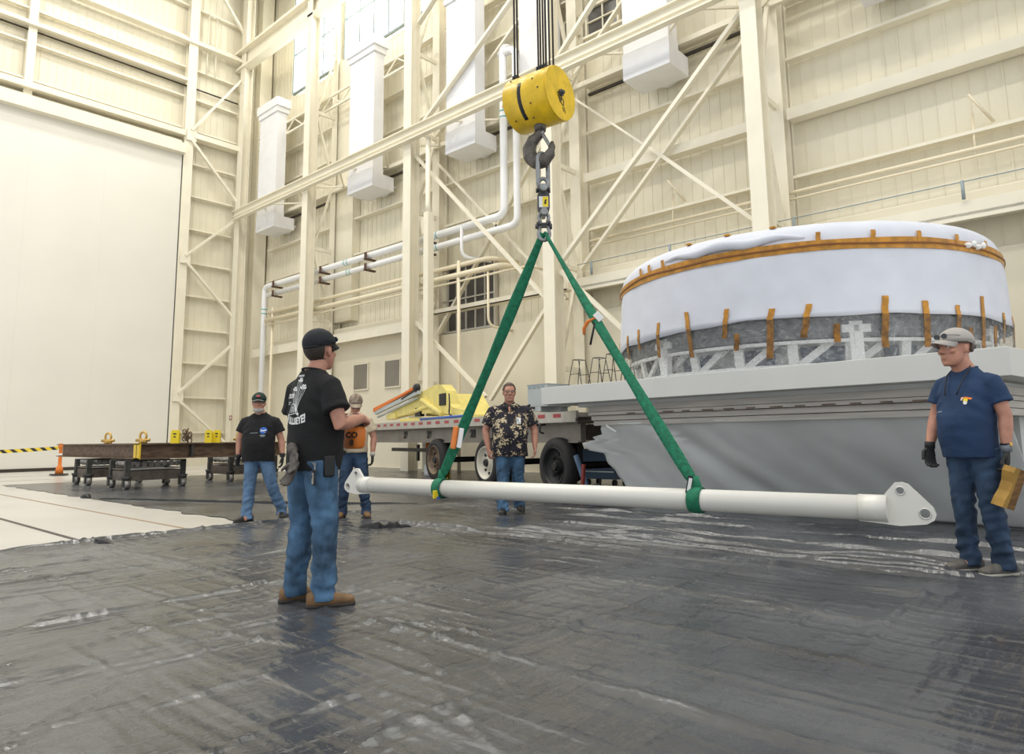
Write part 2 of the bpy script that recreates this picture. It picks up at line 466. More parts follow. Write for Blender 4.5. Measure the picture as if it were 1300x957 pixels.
# ================================================================== THE HALL
# ---- floor
bm = NB(); span(bm, -4, 17.2, -6, 32.4, -.3, 0); struct('floor', bm, 'concrete')
bm = NB()
span(bm, 3.80, 3.84, 8.6, 18.3, 0, .004)
trim(bm, 'seam')
bm = NB(); span(bm, 2.60, 2.65, 8.6, 12.6, 0, .006); trim(bm, 'darkseam')
bm = NB()
for y in (24.2, 27.0): span(bm, -4, 15.5, y, y+.03, 0, .004)
trim(bm, 'seam')

# ---- ribbed wall panels
def ribbed_x(name, x, y0, y1, z0, z1, step=.305):
    bm = NB(); span(bm, x, x+.2, y0, y1, z0, z1)
    y = y0+.1; k = 0
    while y < y1-.05:
        w = .022 if k % 3 else .04
        span(bm, x-.018, x+.01, y, y+w, z0, z1); y += step; k += 1
    return struct(name, bm, 'wall')
def ribbed_y(name, y, x0, x1, z0, z1, step=.305):
    bm = NB(); span(bm, x0, x1, y, y+.2, z0, z1)
    x = x0+.1; k = 0
    while x < x1-.05:
        w = .022 if k % 3 else .04
        span(bm, x, x+w, y-.018, y+.01, z0, z1); x += step; k += 1
    return struct(name, bm, 'wall')
XW = 16.7; YW = 31.8; ZC = 24.4
ribbed_x('wall_right', XW, -6, 32, 0, ZC)
ribbed_y('wall_left', YW, -4, 16.7, 0, ZC)
bm = NB(); span(bm, -4, 17, -6, 32.2, ZC, ZC+.3)
for y in range(-5, 32, 3): span(bm, -4, 16.7, y, y+.2, ZC-.5, ZC)
struct('ceiling', bm, 'ceil')

# smooth liner on the lower long wall (thicker, carries the ledge)
bm = NB(); span(bm, 16.35, 16.66, -6, 18.9, 0, 4.68); struct('wall_liner', bm, 'liner')
bm = NB(); span(bm, 16.35, 16.66, 18.9, 31.7, 0, 5.2); struct('wall_liner', bm, 'liner')

# ---- sliding door in the left wall
bm = NB(); span(bm, -4, 12.405, 31.42, 31.62, .06, 14.05)
for x in (-1.5, 1.2, 3.9, 6.6, 9.3): span(bm, x, x+.015, 31.412, 31.42, .06, 14.05)
struct('door_1', bm, 'doorpaint')
bm = NB(); span(bm, -4, 12.42, 31.05, 31.76, 14.05, 14.5); span(bm, -4, 12.33, 31.36, 31.44, 14.5, 14.72); trim(bm, 'steel')
bm = NB(); span(bm, 12.405, 12.425, 31.40, 31.6, 0, 14.05); trim(bm, 'rail')
bm = NB(); span(bm, -4, 12.33, 31.38, 31.42, 0, .12); trim(bm, 'rail')

def h_column(x, y, z0, z1, wy=.38, wx=.36, t=.03, along='y'):
    bm = NB()
    if along == 'y':
        span(bm, x, x+t, y-wy/2, y+wy/2, z0, z1); span(bm, x+wx-t, x+wx, y-wy/2, y+wy/2, z0, z1)
        span(bm, x+t, x+wx-t, y-t/2, y+t/2, z0, z1)
    else:
        span(bm, x-wy/2, x+wy/2, y-wx, y-wx+t, z0, z1); span(bm, x-wy/2, x+wy/2, y-t, y, z0, z1)
        span(bm, x-t/2, x+t/2, y-wx+t, y-t, z0, z1)
    return bm
# left wall posts
trim(h_column(12.64, 31.7, 0, ZC, .42, .36, .03, 'x'))
trim(h_column(6.38, 31.7, 14.5, ZC, .30, .26, .03, 'x'))
trim(h_column(.1, 31.7, 14.5, ZC, .30, .26, .03, 'x'))
# left wall girts
def girt_y(x0, x1, z, h=.2, d=.22):
    bm = NB(); span(bm, x0, x1, YW-.05-d, YW-.03, z, z+.02); span(bm, x0, x1, YW-.07-d, YW-.05-d, z-.03, z+h*.22); trim(bm)
for z in (1.45, 3.0, 4.55, 6.08, 7.6, 9.12, 10.7, 12.26, 13.8, 15.42, 16.96, 18.4, 19.9, 21.5): girt_y(12.86, 15.0, z)
for z in (15.42, 16.96, 18.4, 19.9, 21.5, 23): girt_y(6.55, 12.42, z); girt_y(-4, 6.2, z)
bm = NB(); span(bm, -4, 12.42, 31.2, 31.7, 14.95, 15.2); span(bm, 12.86, 15.0, 31.2, 31.7, 14.95, 15.2); trim(bm)
bm = NB(); span(bm, -4, 12.42, 31.25, 31.7, 17.62, 17.76); trim(bm)
bm = NB(); span(bm, -4, 15.0, 31.60, 31.64, 17.50, 17.56); trim(bm, 'rail')
bm = NB(); span(bm, -4, 15.0, 31.2, 31.6, 19.55, 19.7); trim(bm)
# diagonals on the left wall
for a, b in (((12.7, 15.3), (15.0, 18.7)), ((12.75, 14.8), (15.0, 12.4)), ((12.7, 9.35), (15.0, 11.55)), ((12.75, 9.1), (15.0, 6.85)),
             ((12.7, 3.15), (15.0, 5.45)), ((12.75, 2.85), (14.9, 1.0)), ((13.0, 23.6), (15.15, 20.95))):
    bm = NB(); bar(bm, (a[0], 31.28, a[1]), (b[0], 31.28, b[1]), .1, .16, up=(0, 1, 0)); trim(bm)
bm = NB(); span(bm, 12.5, 12.95, 31.25, 31.3, 9.0, 9.5); span(bm, 12.5, 12.95, 31.25, 31.3, 2.8, 3.3); span(bm, 12.5, 12.95, 31.25, 31.3, 14.8, 15.3); trim(bm)
# small ladder rails high on the left wall
bm = NB()
for x in (13.35, 13.75): tube(bm, [(x, 31.5, 18.4), (x, 31.5, 21.5)], .035, 8)
for z in (18.6, 20.0, 21.4): tube(bm, [(13.35, 31.5, z), (13.75, 31.5, z)], .02, 6)
tag(obj('ladder_rail', bm, 'steel'), 'cream pair of ladder rails high on left wall beside corner', 'ladder')

# ---- main columns along the long wall
COLS = [31.1, 24.95, 18.3, 12.0, 5.9, -.4]
for i, y in enumerate(COLS):
    if i == 0:
        trim(h_column(14.95, 31.1, 0, ZC, .46, .40)); bm = NB(); span(bm, 15.95, 16.55, 31.25, 31.75, 0, ZC); trim(bm); continue
    trim(h_column(14.85, y, 0, ZC, .40 if i < 4 else .38, .42))
    trim(h_column(16.2, y, 0, ZC, .36, .40))
    # web plate and lacing between the two chords
    bm = NB()
    for z in [2.9+3.0*k for k in range(8)]:
        span(bm, 15.27, 16.2, y-.04, y+.04, z, z+.14)
    zs = [2.9+3.0*k for k in range(8)]
    for k in range(7):
        a = (15.3, y, zs[k]+.1); b = (16.2, y, zs[k+1])
        if k % 2: a, b = (16.2, y, zs[k]+.1), (15.3, y, zs[k+1])
        bar(bm, a, b, .08, .1, up=(0, 1, 0))
    trim(bm)
# pilaster panels behind columns 2 and 3
for y in (24.3,): bm = NB(); span(bm, 16.3, 16.68, y-.7, y+.55, 5.9, 17.6); trim(bm, 'wall')

# ---- girts on the long wall, between columns
BAYS = [(25.2, 30.8), (18.6, 24.7), (12.3, 18.0), (6.15, 11.7), (-6, 5.65)]
for k, (y0, y1) in enumerate(BAYS):
    for z in (7.15, 8.62, 10.16, 11.7, 13.25, 14.8, 16.3, 19.4, 21, 22.6):
        if z > 17.5 and y0 > 18.3: continue
        if z == 7.15 and 12 < y0 < 25: continue
        if z == 8.62 and y0 < 12: continue
        bm = NB(); span(bm, 16.4, 16.68, y0, y1, z, z+.02); span(bm, 16.38, 16.40, y0, y1, z-.02, z+.05)
        trim(bm)
# heavier channels in the near bays
bm = NB(); span(bm, 16.25, 16.65, -6, 5.65, 8.60, 8.64); span(bm, 16.22, 16.26, -6, 5.65, 8.56, 8.84); span(bm, 16.25, 16.65, -6, 5.65, 8.8, 8.84); trim(bm)
bm = NB(); span(bm, 16.25, 16.65, 6.2, 11.7, 8.62, 8.66); span(bm, 16.22, 16.26, 6.2, 11.7, 8.58, 8.84); trim(bm)
# long horizontal beam on the inner column faces, with its rear chord and lacing
bm = NB()
span(bm, 14.76, 14.80, -6, 31.0, 11.38, 11.80); span(bm, 14.64, 14.84, -6, 31.0, 11.79, 11.83); span(bm, 14.64, 14.84, -6, 31.0, 11.36, 11.40); span(bm, 14.70, 14.78, -6, 31.0, 11.55, 11.59)
trim(bm)
bm = NB(); span(bm, 16.1, 16.25, -6, 31, 11.55, 11.7)
y = -6; s = 0
while y < 30:
    bar(bm, (14.86 if s else 16.1, y, 11.62), (16.1 if s else 14.86, y+1.5, 11.62), .06, .06); y += 1.5; s = 1-s
trim(bm)
bm = NB(); span(bm, 15.75, 15.83, 18.6, 30.9, 15.7, 15.78); span(bm, 15.75, 15.83, 18.6, 30.9, 15.15, 15.23)
y = 18.6; s = 0
while y < 30.2:
    bar(bm, (15.79, y, 15.2 if s else 15.72), (15.79, y+.75, 15.72 if s else 15.2), .05, .05, up=(1, 0, 0)); y += .75; s = 1-s
trim(bm)
bm = NB()
for y0, y1 in BAYS[:4]: span(bm, 16.30, 16.40, y0+.3, y1-.2, 11.30, 11.36)
trim(bm, 'rail')
# crane runway girder
bm = NB(); span(bm, 14.75, 15.35, -6, 31.75, 20.0, 20.12); span(bm, 15.03, 15.09, -6, 31.75, 19.3, 20.0); span(bm, 14.85, 15.3, -6, 31.75, 19.2, 19.32)
span(bm, 15.0, 15.08, -6, 31.75, 20.12, 20.25)
trim(bm)
# diagonal braces
def brace(x, a, b, w=.12, d=.1):
    bm = NB(); bar(bm, (x, a[0], a[1]), (x, b[0], b[1]), d, w, up=(1, 0, 0))
    bar(bm, (x+.05, a[0], a[1]), (x+.05, b[0], b[1]), d*.3, w*1.5, up=(1, 0, 0)); trim(bm)
brace(15.15, (18.1, 11.9), (12.2, 15.7)); brace(16.05, (18.1, 12.0), (12.2, 16.0), .1, .08)
brace(15.15, (18.15, 10.95), (12.2, 4.85)); brace(16.05, (18.0, 10.9), (12.3, 5.1), .1, .08); brace(16.05, (12.3, 11.1), (18.0, 4.7), .1, .08)
brace(15.15, (11.75, 6.0), (6.15, 11.1)); brace(16.05, (11.75, 5.9), (6.2, 11.2), .12, .08)
brace(15.5, (8.95, 8.6), (6.1, 5.85), .12, .09); brace(16.05, (11.8, 11.2), (8.9, 8.5), .07, .06)
brace(15.15, (11.8, 5.7), (7.0, 1.2), .13); brace(15.15, (14.6, 2.2), (12.2, 4.9), .1); brace(15.15, (18.1, 5.0), (14.8, 2.3), .1)
brace(15.15, (11.8, 12.1), (6.1, 17.2)); brace(15.15, (18.1, 16.0), (12.2, 20)); brace(16.05, (11.8, 12.0), (6.2, 17), .1, .08)
# square duct-like post in front of bay three and its foot
bm = NB(); span(bm, 14.75, 15.0, 17.03, 17.27, 0, 8.6)
loft(bm, [((14.875, 17.15, 8.6), (.125, 0, 0), (0, .12, 0)), ((14.9, 17.22, 8.95), (.085, 0, 0), (0, .085, 0)), ((14.9, 17.22, 11.3), (.085, 0, 0), (0, .085, 0))], 12)
trim(bm)
# services ledge / tray on the long wall
for y0, y1 in BAYS:
    bm = NB(); z0 = 5.0 if y0 > 12 else 5.3
    if y0 == 12.3: span(bm, 15.9, 16.2, y0-.1, y1+.1, 5.34, 5.38); span(bm, 15.9, 15.93, y0-.1, y1+.1, 5.34, 5.52); trim(bm); continue
    span(bm, 15.85, 16.35, y0-.1, y1+.1, z0, z0+.06); span(bm, 15.85, 15.89, y0-.1, y1+.1, z0-.08, z0+.3)
    trim(bm)
    bm = NB(); span(bm, 16.05, 16.6, y0-.1, y1+.1, z0+.1, z0+.34, bev=.03); span(bm, 16.3, 16.62, y0-.1, y1+.1, z0+.34, z0+.62, bev=.03)
    trim(bm, 'liner')
# pipe rail along the near wall
bm = NB(); tube(bm, [(16.35, -6, 6.78), (16.35, 11.6, 6.78)], .045, 10); tube(bm, [(16.35, -6, 6.62), (16.35, 11.6, 6.62)], .03, 8)
for y in (2.0, 8.9): tube(bm, [(16.35, y, 6.6), (16.5, y, 7.6)], .025, 6); tube(bm, [(16.2, y, 7.9), (16.5, y-.35, 7.3)], .03, 6)
tag(obj('conduit_run', bm, 'cpipe'), 'thin cream twin conduit running along long wall above the white drum', 'conduit')
bm = NB(); tube(bm, [(15.8, -6, 5.98), (15.8, 11.7, 5.98)], .012, 6)
for y in (2.2, 5.5, 8.7, 11.2): tube(bm, [(15.8, y, 5.62), (15.8, y, 6.0)], .035, 6)
tag(obj('safety_line', bm, 'greybar'), 'thin grey wire line on short posts along wall ledge', 'cable')

# ---- windows
def window_x(name, x, y0, y1, z0, z1, ny, nz, glass, frame, fw=.06, bw=.035, deep=.12):
    bm = NB(); span(bm, x-.02, x, y0, y1, z0, z1)
    o = struct(name, bm, glass)
    f = NB()
    for yy in (y0-fw/2, y1+fw/2): span(f, x-deep, x+.02, yy-fw/2, yy+fw/2, z0-fw, z1+fw)
    for zz in (z0-fw/2, z1+fw/2): span(f, x-deep, x+.02, y0, y1, zz-fw/2, zz+fw/2)
    for i in range(1, ny): yy = y0+(y1-y0)*i/ny; span(f, x-deep*.6, x-.02, yy-bw/2, yy+bw/2, z0, z1)
    for i in range(1, nz): zz = z0+(z1-z0)*i/nz; span(f, x-deep*.6-.01, x-.02, y0, y1, zz-bw/2, zz+bw/2)
    loc = o.location.copy(); c = obj('window_frame', f, frame); c.data.transform(Matrix.Translation(-loc)); c.parent = o
    return o
window_x('window_1', 16.6, 25.3, 29.0, 17.75, 23.6, 3, 3, 'sky', 'greybar', .08, .10)
window_x('window_2', 16.6, 18.6, 24.7, 17.75, 23.6, 6, 3, 'sky', 'greybar', .08, .10)
window_x('window_3', 16.6, 12.4, 18.0, 18.6, 23.6, 6, 3, 'sky', 'greybar', .08, .10)
window_x('window_4', 16.6, 10.5, 11.6, 13.35, 14.25, 2, 2, 'glassdark', 'wall')
window_x('window_5', 16.6, 11.95, 12.45, 13.6, 14.15, 1, 1, 'glassdark', 'wall')
window_x('window_6', 16.62, 15.72, 18.5, 4.80, 7.02, 6, 2, 'glassdark', 'mullion', .07, .05)
window_x('window_7', 16.33, 22.4, 23.3, 3.02, 4.0, 1, 1, 'glassgrey', 'liner', .05, .03, .04)
window_x('window_8', 16.33, 20.4, 21.28, 3.02, 4.0, 1, 1, 'glassgrey', 'liner', .05, .03, .04)

# ---- ceiling lamps (above the frame)
for i, x in enumerate((2.0, 9.0)):
    for j, y in enumerate((-2, 5, 12, 19, 26)):
        L = bpy.data.lights.new('high_bay_light', 'AREA'); L.shape = 'DISK'; L.size = 1.6; L.energy = 430; L.color = (1, .97, .90)
        lo = bpy.data.objects.new('high_bay_light', L); COL.objects.link(lo); lo.location = (x, y, 23.6)

# ---- white air ducts
def duct(y0, y1, label):
    t = thing('air_duct', label, 'air duct', (15.8, (y0+y1)/2, 10.65), group='white air ducts on the long wall')
    w = y1-y0
    b = NB(); span(b, -.5, -.02, -w/2, w/2, .75, 5.5, bev=.01)
    for z in (2.0, 3.3, 4.6): span(b, -.505, -.495, -w/2, w/2, z, z+.012)
    obj('duct_riser', b, 'duct', t)
    b = NB(); span(b, -.52, -.02, -w/2-.02, w/2+.02, 0, .76)
    vs = [(-.02, -w/2-.02, 0), (-.02, w/2+.02, 0), (.55, w/2+.02, 0), (.55, -w/2-.02, 0)]
    span(b, -.02, .5, -w/2-.02, w/2+.02, 0, .55); obj('duct_outlet', b, 'duct', t)
    b = NB(); loft(b, [((.5, 0, .27), (0, w*.42, 0), (0, 0, .24)), ((.72, 0, .27), (0, w*.46, 0), (0, 0, .26))], 4); obj('duct_nozzle', b, 'duct', t)
    b = NB(); span(b, -.62, .1, -w/2-.14, w/2+.14, 5.75, 6.15); span(b, -.56, .05, -w/2-.07, w/2+.07, 5.5, 5.75); obj('duct_collar', b, 'duct', t)
duct(28.25, 29.85, 'white air duct nearest the room corner, first from left')
duct(20.9, 22.5, 'white air duct below the bright window, second from left')
duct(15.35, 16.75, 'white air duct left of the yellow hook block')
duct(8.2, 9.58, 'white air duct right of the yellow hook block')
duct(2.4, 3.75, 'white air duct at top right, only its underside in view')
# tall flat white panel behind the hoist ropes
bm = NB(); span(bm, 15.9, 16.3, 12.5, 13.9, 12.2, 18.5, bev=.02); recentre(tag(obj('air_duct', bm, 'duct'), 'tall white duct panel directly behind the hoist ropes', 'air duct', 'white air ducts on the long wall'))

# ---- white insulated pipes
def bend(pts, r=.3, n=5):
    out = [V(pts[0])]
    for a, b, c in zip(pts, pts[1:], pts[2:]):
        a, b, c = V(a), V(b), V(c); u = (a-b).normalized(); w = (c-b).normalized()
        p0, p1 = b+u*r, b+w*r
        for i in range(n+1):
            t = i/n; out.append(p0*(1-t)**2+b*2*t*(1-t)+p1*t*t)
    out.append(V(pts[-1])); return out
def pipe_thing(name, label, pts, r, mat, marks=(), hang=(), group=None):
    t = thing(name, label, 'pipe', pts[0], group=group); o = V(pts[0])
    b = NB(); tube(b, [p-o for p in bend(pts)], r, 14); obj('pipe_run', b, mat, t)
    if marks:
        for (p, d) in marks:
            d = V(d)
            for e in (-.10, .10):
                b = NB(); tube(b, [V(p)-o+d*(e-.02), V(p)-o+d*(e+.02)], r*1.04, 14); obj('flow_marking', b, 'teal', t)
    for y in hang:
        b = NB(); box(b, V((15.6, y, pts[1][2]-r-.05))-o, (.5, .12, .06)); box(b, V((15.4, y, pts[1][2]-.05))-o, (.04, .12, .28)); obj('pipe_bracket', b, 'brown', t)
pipe_thing('insulated_pipe', 'upper white insulated pipe on long wall with floor drop', [(15.6, 29.4, .0), (15.6, 29.4, 8.05), (15.6, 14.35, 8.05), (15.6, 14.35, 13.8), (16.5, 14.35, 13.8)], .125, 'pipe',
           [((15.6, 22.9, 8.05), (0, 1, 0)), ((15.6, 17.6, 8.05), (0, 1, 0)), ((15.6, 14.35, 11.4), (0, 0, 1)), ((15.6, 29.4, 6.9), (0, 0, 1))], (24.5, 17.9, 21.4, 28.3), 'white insulated pipes')
pipe_thing('insulated_pipe', 'lower white insulated pipe just below the other', [(15.6, 29.1, 7.62), (15.6, 20, 7.62), (15.6, 13.8, 7.62), (15.6, 13.8, 13.5), (15.6, 14.5, 13.5)], .115, 'pipe',
           [((15.6, 22.7, 7.62), (0, 1, 0)), ((15.6, 17.6, 7.62), (0, 1, 0)), ((15.6, 13.8, 11.6), (0, 0, 1))], (24.5, 17.9, 21.4, 28.3), 'white insulated pipes')
pipe_thing('cream_pipe', 'upper cream pipe beneath the white pipes', [(15.6, 29.0, 6.78), (15.6, 20, 6.78), (15.6, 15.0, 6.78), (16.5, 14.6, 6.7)], .075, 'cpipe', group='cream wall pipes')
pipe_thing('cream_pipe', 'lower thicker cream pipe beneath the white pipes', [(15.5, 29.0, 6.42), (15.5, 20, 6.42), (15.5, 14.4, 6.42), (16.5, 14.3, 6.42)], .095, 'cpipe', group='cream wall pipes')
pipe_thing('cream_pipe', 'thin cream pipe running lowest across the dark window', [(15.5, 29.0, 6.2), (15.5, 20, 6.2), (15.5, 13.4, 6.2), (16.5, 13.2, 6.2)], .035, 'cpipe', group='cream wall pipes')
pipe_thing('cream_pipe', 'cream vertical pipe standing left of the dark windows', [(15.7, 18.0, .0), (15.7, 18.0, 3), (15.7, 18.0, 7)], .045, 'cpipe', group='cream wall risers')
pipe_thing('cream_pipe', 'cream vertical pipe crossing the middle of dark windows', [(15.5, 16.35, .0), (15.5, 16.35, 3), (15.5, 16.35, 6.9)], .06, 'cpipe', group='cream wall risers')
pipe_thing('cream_pipe', 'cream hooked pipe at right side of dark windows', [(15.5, 15.0, 6.3), (15.5, 15.0, 4.55), (16.3, 14.7, 4.45)], .04, 'cpipe', group='cream wall risers')
pipe_thing('cream_pipe', 'slim cream riser right beside the white pipe drop', [(15.6, 28.6, .0), (15.6, 28.6, 3), (15.6, 28.6, 7.0)], .06, 'cpipe')
pipe_thing('cream_pipe', 'short white branch pipe hanging from the white pipes', [(15.5, 16.2, 8.1), (15.5, 16.2, 7.0), (16.3, 15.6, 6.9)], .06, 'pipe')
# alarm sign on the corner column
t = thing('alarm_sign', 'small red and white sign on the corner column', 'sign', (15.0, 30.85, 2.0))
b = NB(); box(b, (-.07, -.02, .1), (.02, .22, .2)); obj('sign_plate', b, 'red', t)
b = NB(); box(b, (-.085, -.02, .1), (.01, .05, .12)); box(b, (-.085, -.08, .1), (.01, .03, .12)); obj('sign_mark', b, 'white', t)

# ================================================================== FLOOR SHEETING
def ridge(x, c, w, h):
    d = abs(x-c)/w
    return h*(math.exp(-d*d*3.5)+.35*math.exp(-(d-1.4)**2*3)) if d < 3.5 else 0.0
def wob(t, s, a): return a*noise.noise(V((t*s, s*3.1, .7)))
def sheet_h(x, y):
    h = .004+.006*(noise.noise(V((x*1.3, y*1.3, 3.3)))+.4)
    h += .004*abs(noise.noise(V((x*6, y*1.2, 9.1))))+.004*abs(noise.noise(V((x*1.2, y*6, 1.1))))
    # folds running along Y (away to the left)
    for c, w, hh, y0, y1, s in ((2.66, .03, .032, -2, 8.7, .7), (6.12, .06, .10, -2, 6.2, .55), (5.75, .05, .07, 1.5, 7.8, .8), (6.45, .07, .09, -2, 5.2, .5), (5.35, .035, .035, .5, 7.0, .7), (4.85, .03, .02, -1, 3.5, .8), (3.1, .025, .014, 1.2, 6, .9), (1.7, .025, .014, 3, 8, .9),
                                (7.0, .06, .08, 0, 6.0, .6), (7.7, .08, .08, -1, 6.5, .45), (4.42, .035, .035, -2, 4.2, .9), (3.55, .03, .022, .5, 3.2, 1.1), (5.15, .03, .022, 3.5, 8.0, .9), (8.3, .06, .07, 1, 7, .5)):
        e = min(1, max(0, (y-y0)/.8))*min(1, max(0, (y1-y)/.8))
        if e > 0: h += e*ridge(x, c+wob(y, s, .16), w*(1+.5*noise.noise(V((y*2, c, 0)))), hh*(.75+.6*noise.noise(V((y*1.7, c, 5)))))
    # folds running along X
    for c, w, hh, x0, x1, s in ((4.98, .03, .022, 1.0, 3.9, .9), (3.9, .03, .016, .3, 2.6, 1.2), (2.55, .03, .02, 2.7, 6.0, .8), (1.2, .03, .02, 3.0, 6.2, .8), (5.9, .03, .018, 2.2, 4.6, 1), (8.55, .05, .05, 1.6, 6.6, 1.2), (7.2, .03, .02, .5, 2.6, 1), (6.5, .03, .018, .6, 3.6, 1.1), (4.4, .025, .014, 1.2, 4.5, 1.3), (3.2, .025, .016, 1.5, 5, 1.0), (1.9, .02, .012, 2.2, 4.6, 1.2), (5.5, .02, .012, .8, 2.4, 1)):
        e = min(1, max(0, (x-x0)/.5))*min(1, max(0, (x1-x)/.5))
        if e > 0: h += e*ridge(y, c+wob(x, s, .14), w, hh)
    return max(.002, h)
def sheet(name, label, x0, x1, y0, y1, sx, sy, edge=.0, ncrease=0):
    nx = int((x1-x0)/sx); ny = int((y1-y0)/sy); co = []; fs = []
    dx = (x1-x0)/nx; dy = (y1-y0)/ny
    H = [[sheet_h(x0+dx*i, y0+dy*j) for i in range(nx+1)] for j in range(ny+1)]
    rnd = random.Random(11)
    for _ in range(ncrease):                                         # short sharp creases, mostly square to the sheets
        cx_, cy_ = rnd.uniform(x0, x1), rnd.uniform(y0, y1); L = rnd.uniform(.25, 1.3); w_ = rnd.uniform(.012, .024); h_ = rnd.uniform(.006, .020)
        if cx_ < 4.6 or rnd.random() < .3: an_ = rnd.gauss(0, .10) if rnd.random() < .75 else rnd.uniform(0, PI)
        else: an_ = PI/2+rnd.gauss(0, .10)
        ca, sa = math.cos(an_), math.sin(an_); R_ = L/2+.05
        for j in range(max(0, int((cy_-R_-y0)/dy)), min(ny, int((cy_+R_-y0)/dy))+1):
            for i in range(max(0, int((cx_-R_-x0)/dx)), min(nx, int((cx_+R_-x0)/dx))+1):
                px, py = x0+dx*i-cx_, y0+dy*j-cy_; u = px*ca+py*sa; v = -px*sa+py*ca-.05*math.sin(u*2.5+cx_)
                if abs(u) < L/2 and abs(v) < w_*2.5:
                    H[j][i] += h_*(1-(2*u/L)**2)*math.exp(-(v/w_)**2)*(1 if v > 0 else .8)
    for j in range(ny+1):
        for i in range(nx+1):
            xx, yy = x0+dx*i, y0+dy*j
            if edge:
                if i == 0: xx += edge*noise.noise(V((0, yy*2, 4)))
                if j == ny: yy += edge*noise.noise(V((xx*2, 0, 8)))
            co.append((xx, yy, H[j][i]))
    for j in range(ny):
        for i in range(nx):
            a = j*(nx+1)+i; fs.append((a, a+1, a+nx+2, a+nx+1))
    me = bpy.data.meshes.new(name); me.from_pydata(co, [], fs)
    o = link(name, me, 'plastic', smooth=True)
    tag(o, label, 'plastic sheeting', 'black plastic sheets over the floor'); return recentre(o)
sheet('floor_sheeting', 'crumpled black plastic sheeting across the whole foreground floor', -.6, 8.9, -1.6, 8.72, .021, .027, .06, 520)
sheet('floor_sheeting', 'black plastic sheeting beneath the trailer and white beam', 8.86, 16.2, -3, 8.7, .10, .12)
sheet('floor_sheeting', 'black plastic sheeting under the steel beams on roller trucks', 4.62, 16.2, 8.7, 22.0, .08, .08, .12, 160)
# loose black strips lying rumpled at the sheet edges
def strip(name, label, pts, w, h, seed):
    bm = NB(); rings = []
    rnd = random.Random(seed); fine = []
    for a, b in zip(pts, pts[1:]):
        for k in range(8): fine.append(V(a).lerp(V(b), k/8))
    fine.append(V(pts[-1]))
    for i, p in enumerate(fine):
        d = (fine[min(i+1, len(fine)-1)]-fine[max(0, i-1)]).normalized(); s = V((-d.y, d.x, 0))
        k = .5+rnd.random()*.8; e = min(1, i/3, (len(fine)-1-i)/3)+.15
        rings.append((V((p.x, p.y, .012)), s*w*k*e, V((0, 0, h*k*e))))
    loft(bm, rings, 8); return recentre(tag(obj(name, bm, 'black', smooth=False), label, 'plastic strip', 'loose black plastic edges'))
strip('rumpled_strip', 'small black plastic curl right of the left man and below the white beam lug', [(5.15, 7.2, 0), (5.35, 7.0, 0), (5.6, 6.75, 0)], .05, .05, 1)
strip('rumpled_strip', 'black plastic curl at feet of man wearing round blue emblem', [(5.0, 8.75, 0), (5.25, 8.8, 0), (5.6, 8.7, 0)], .06, .06, 2)
strip('rumpled_strip', 'black plastic curl on pale floor corner at left', [(2.55, 8.75, 0), (2.7, 8.6, 0), (2.75, 8.2, 0)], .04, .035, 3)
strip('rumpled_strip', 'tiny black plastic curl on pale floor before the roller trucks', [(4.6, 15.6, 0), (4.65, 15.3, 0)], .08, .08, 4)

strip('sheet_edge', 'long thin black sheet edge before the roller trucks', [(4.7, 14.9, 0), (5.2, 13.6, 0), (5.8, 12.2, 0), (6.5, 10.5, 0), (7.6, 9.0, 0)], .035, .03, 6)
# ================================================================== SPREADER BAR AND RIGGING
BA = V((5.30, 7.36, .51)); BB = V((5.87, 1.50, .51)); BD = (BB-BA).normalized(); BN = V((-BD.y, BD.x, 0)); BL = (BB-BA).length
t = thing('spreader_bar', 'long white lifting bar with drilled triangular end plates', 'lifting bar', (BA+BB)/2)
c = (BA+BB)/2
b = NB(); tube(b, [BA-c, BB-c], .094, 32); obj('bar_tube', b, 'barpaint', t)
for e, dirn in ((BB-c, BD), (BA-c, -BD)):
    pl = [(-.20, -.10), (.08, -.122), (.25, -.10), (.30, -.07), (.315, -.03), (.30, .02), (.15, .185), (.11, .20), (.06, .195), (-.02, .10), (-.20, .10)]
    b = NB(); prism(b, pl, e, dirn, (0, 0, 1), BN, .035, holes=[circle_pts(.095, .135, .026), circle_pts(.245, -.025, .032)])
    p = obj('end_plate', b, 'barpaint', t)
    for cx, cz, r in ((.095, .135, .036), (.245, -.025, .044)):
        q = e+dirn*cx+V((0, 0, cz)); n = 20; b = NB()
        ring = [q+dirn*math.cos(2*PI*k/n)*(r-.006)+V((0, 0, math.sin(2*PI*k/n)*(r-.006))) for k in range(n)]
        tube(b, ring, (.008, .026), 6, ref=BN, closed=True)
        o = obj('hole_bushing', b, 'silver', t); o.parent = p
    b = NB(); tube(b, [e-dirn*.19, e+dirn*.002], .099, 32); obj('end_sleeve', b, 'barpaint', t)

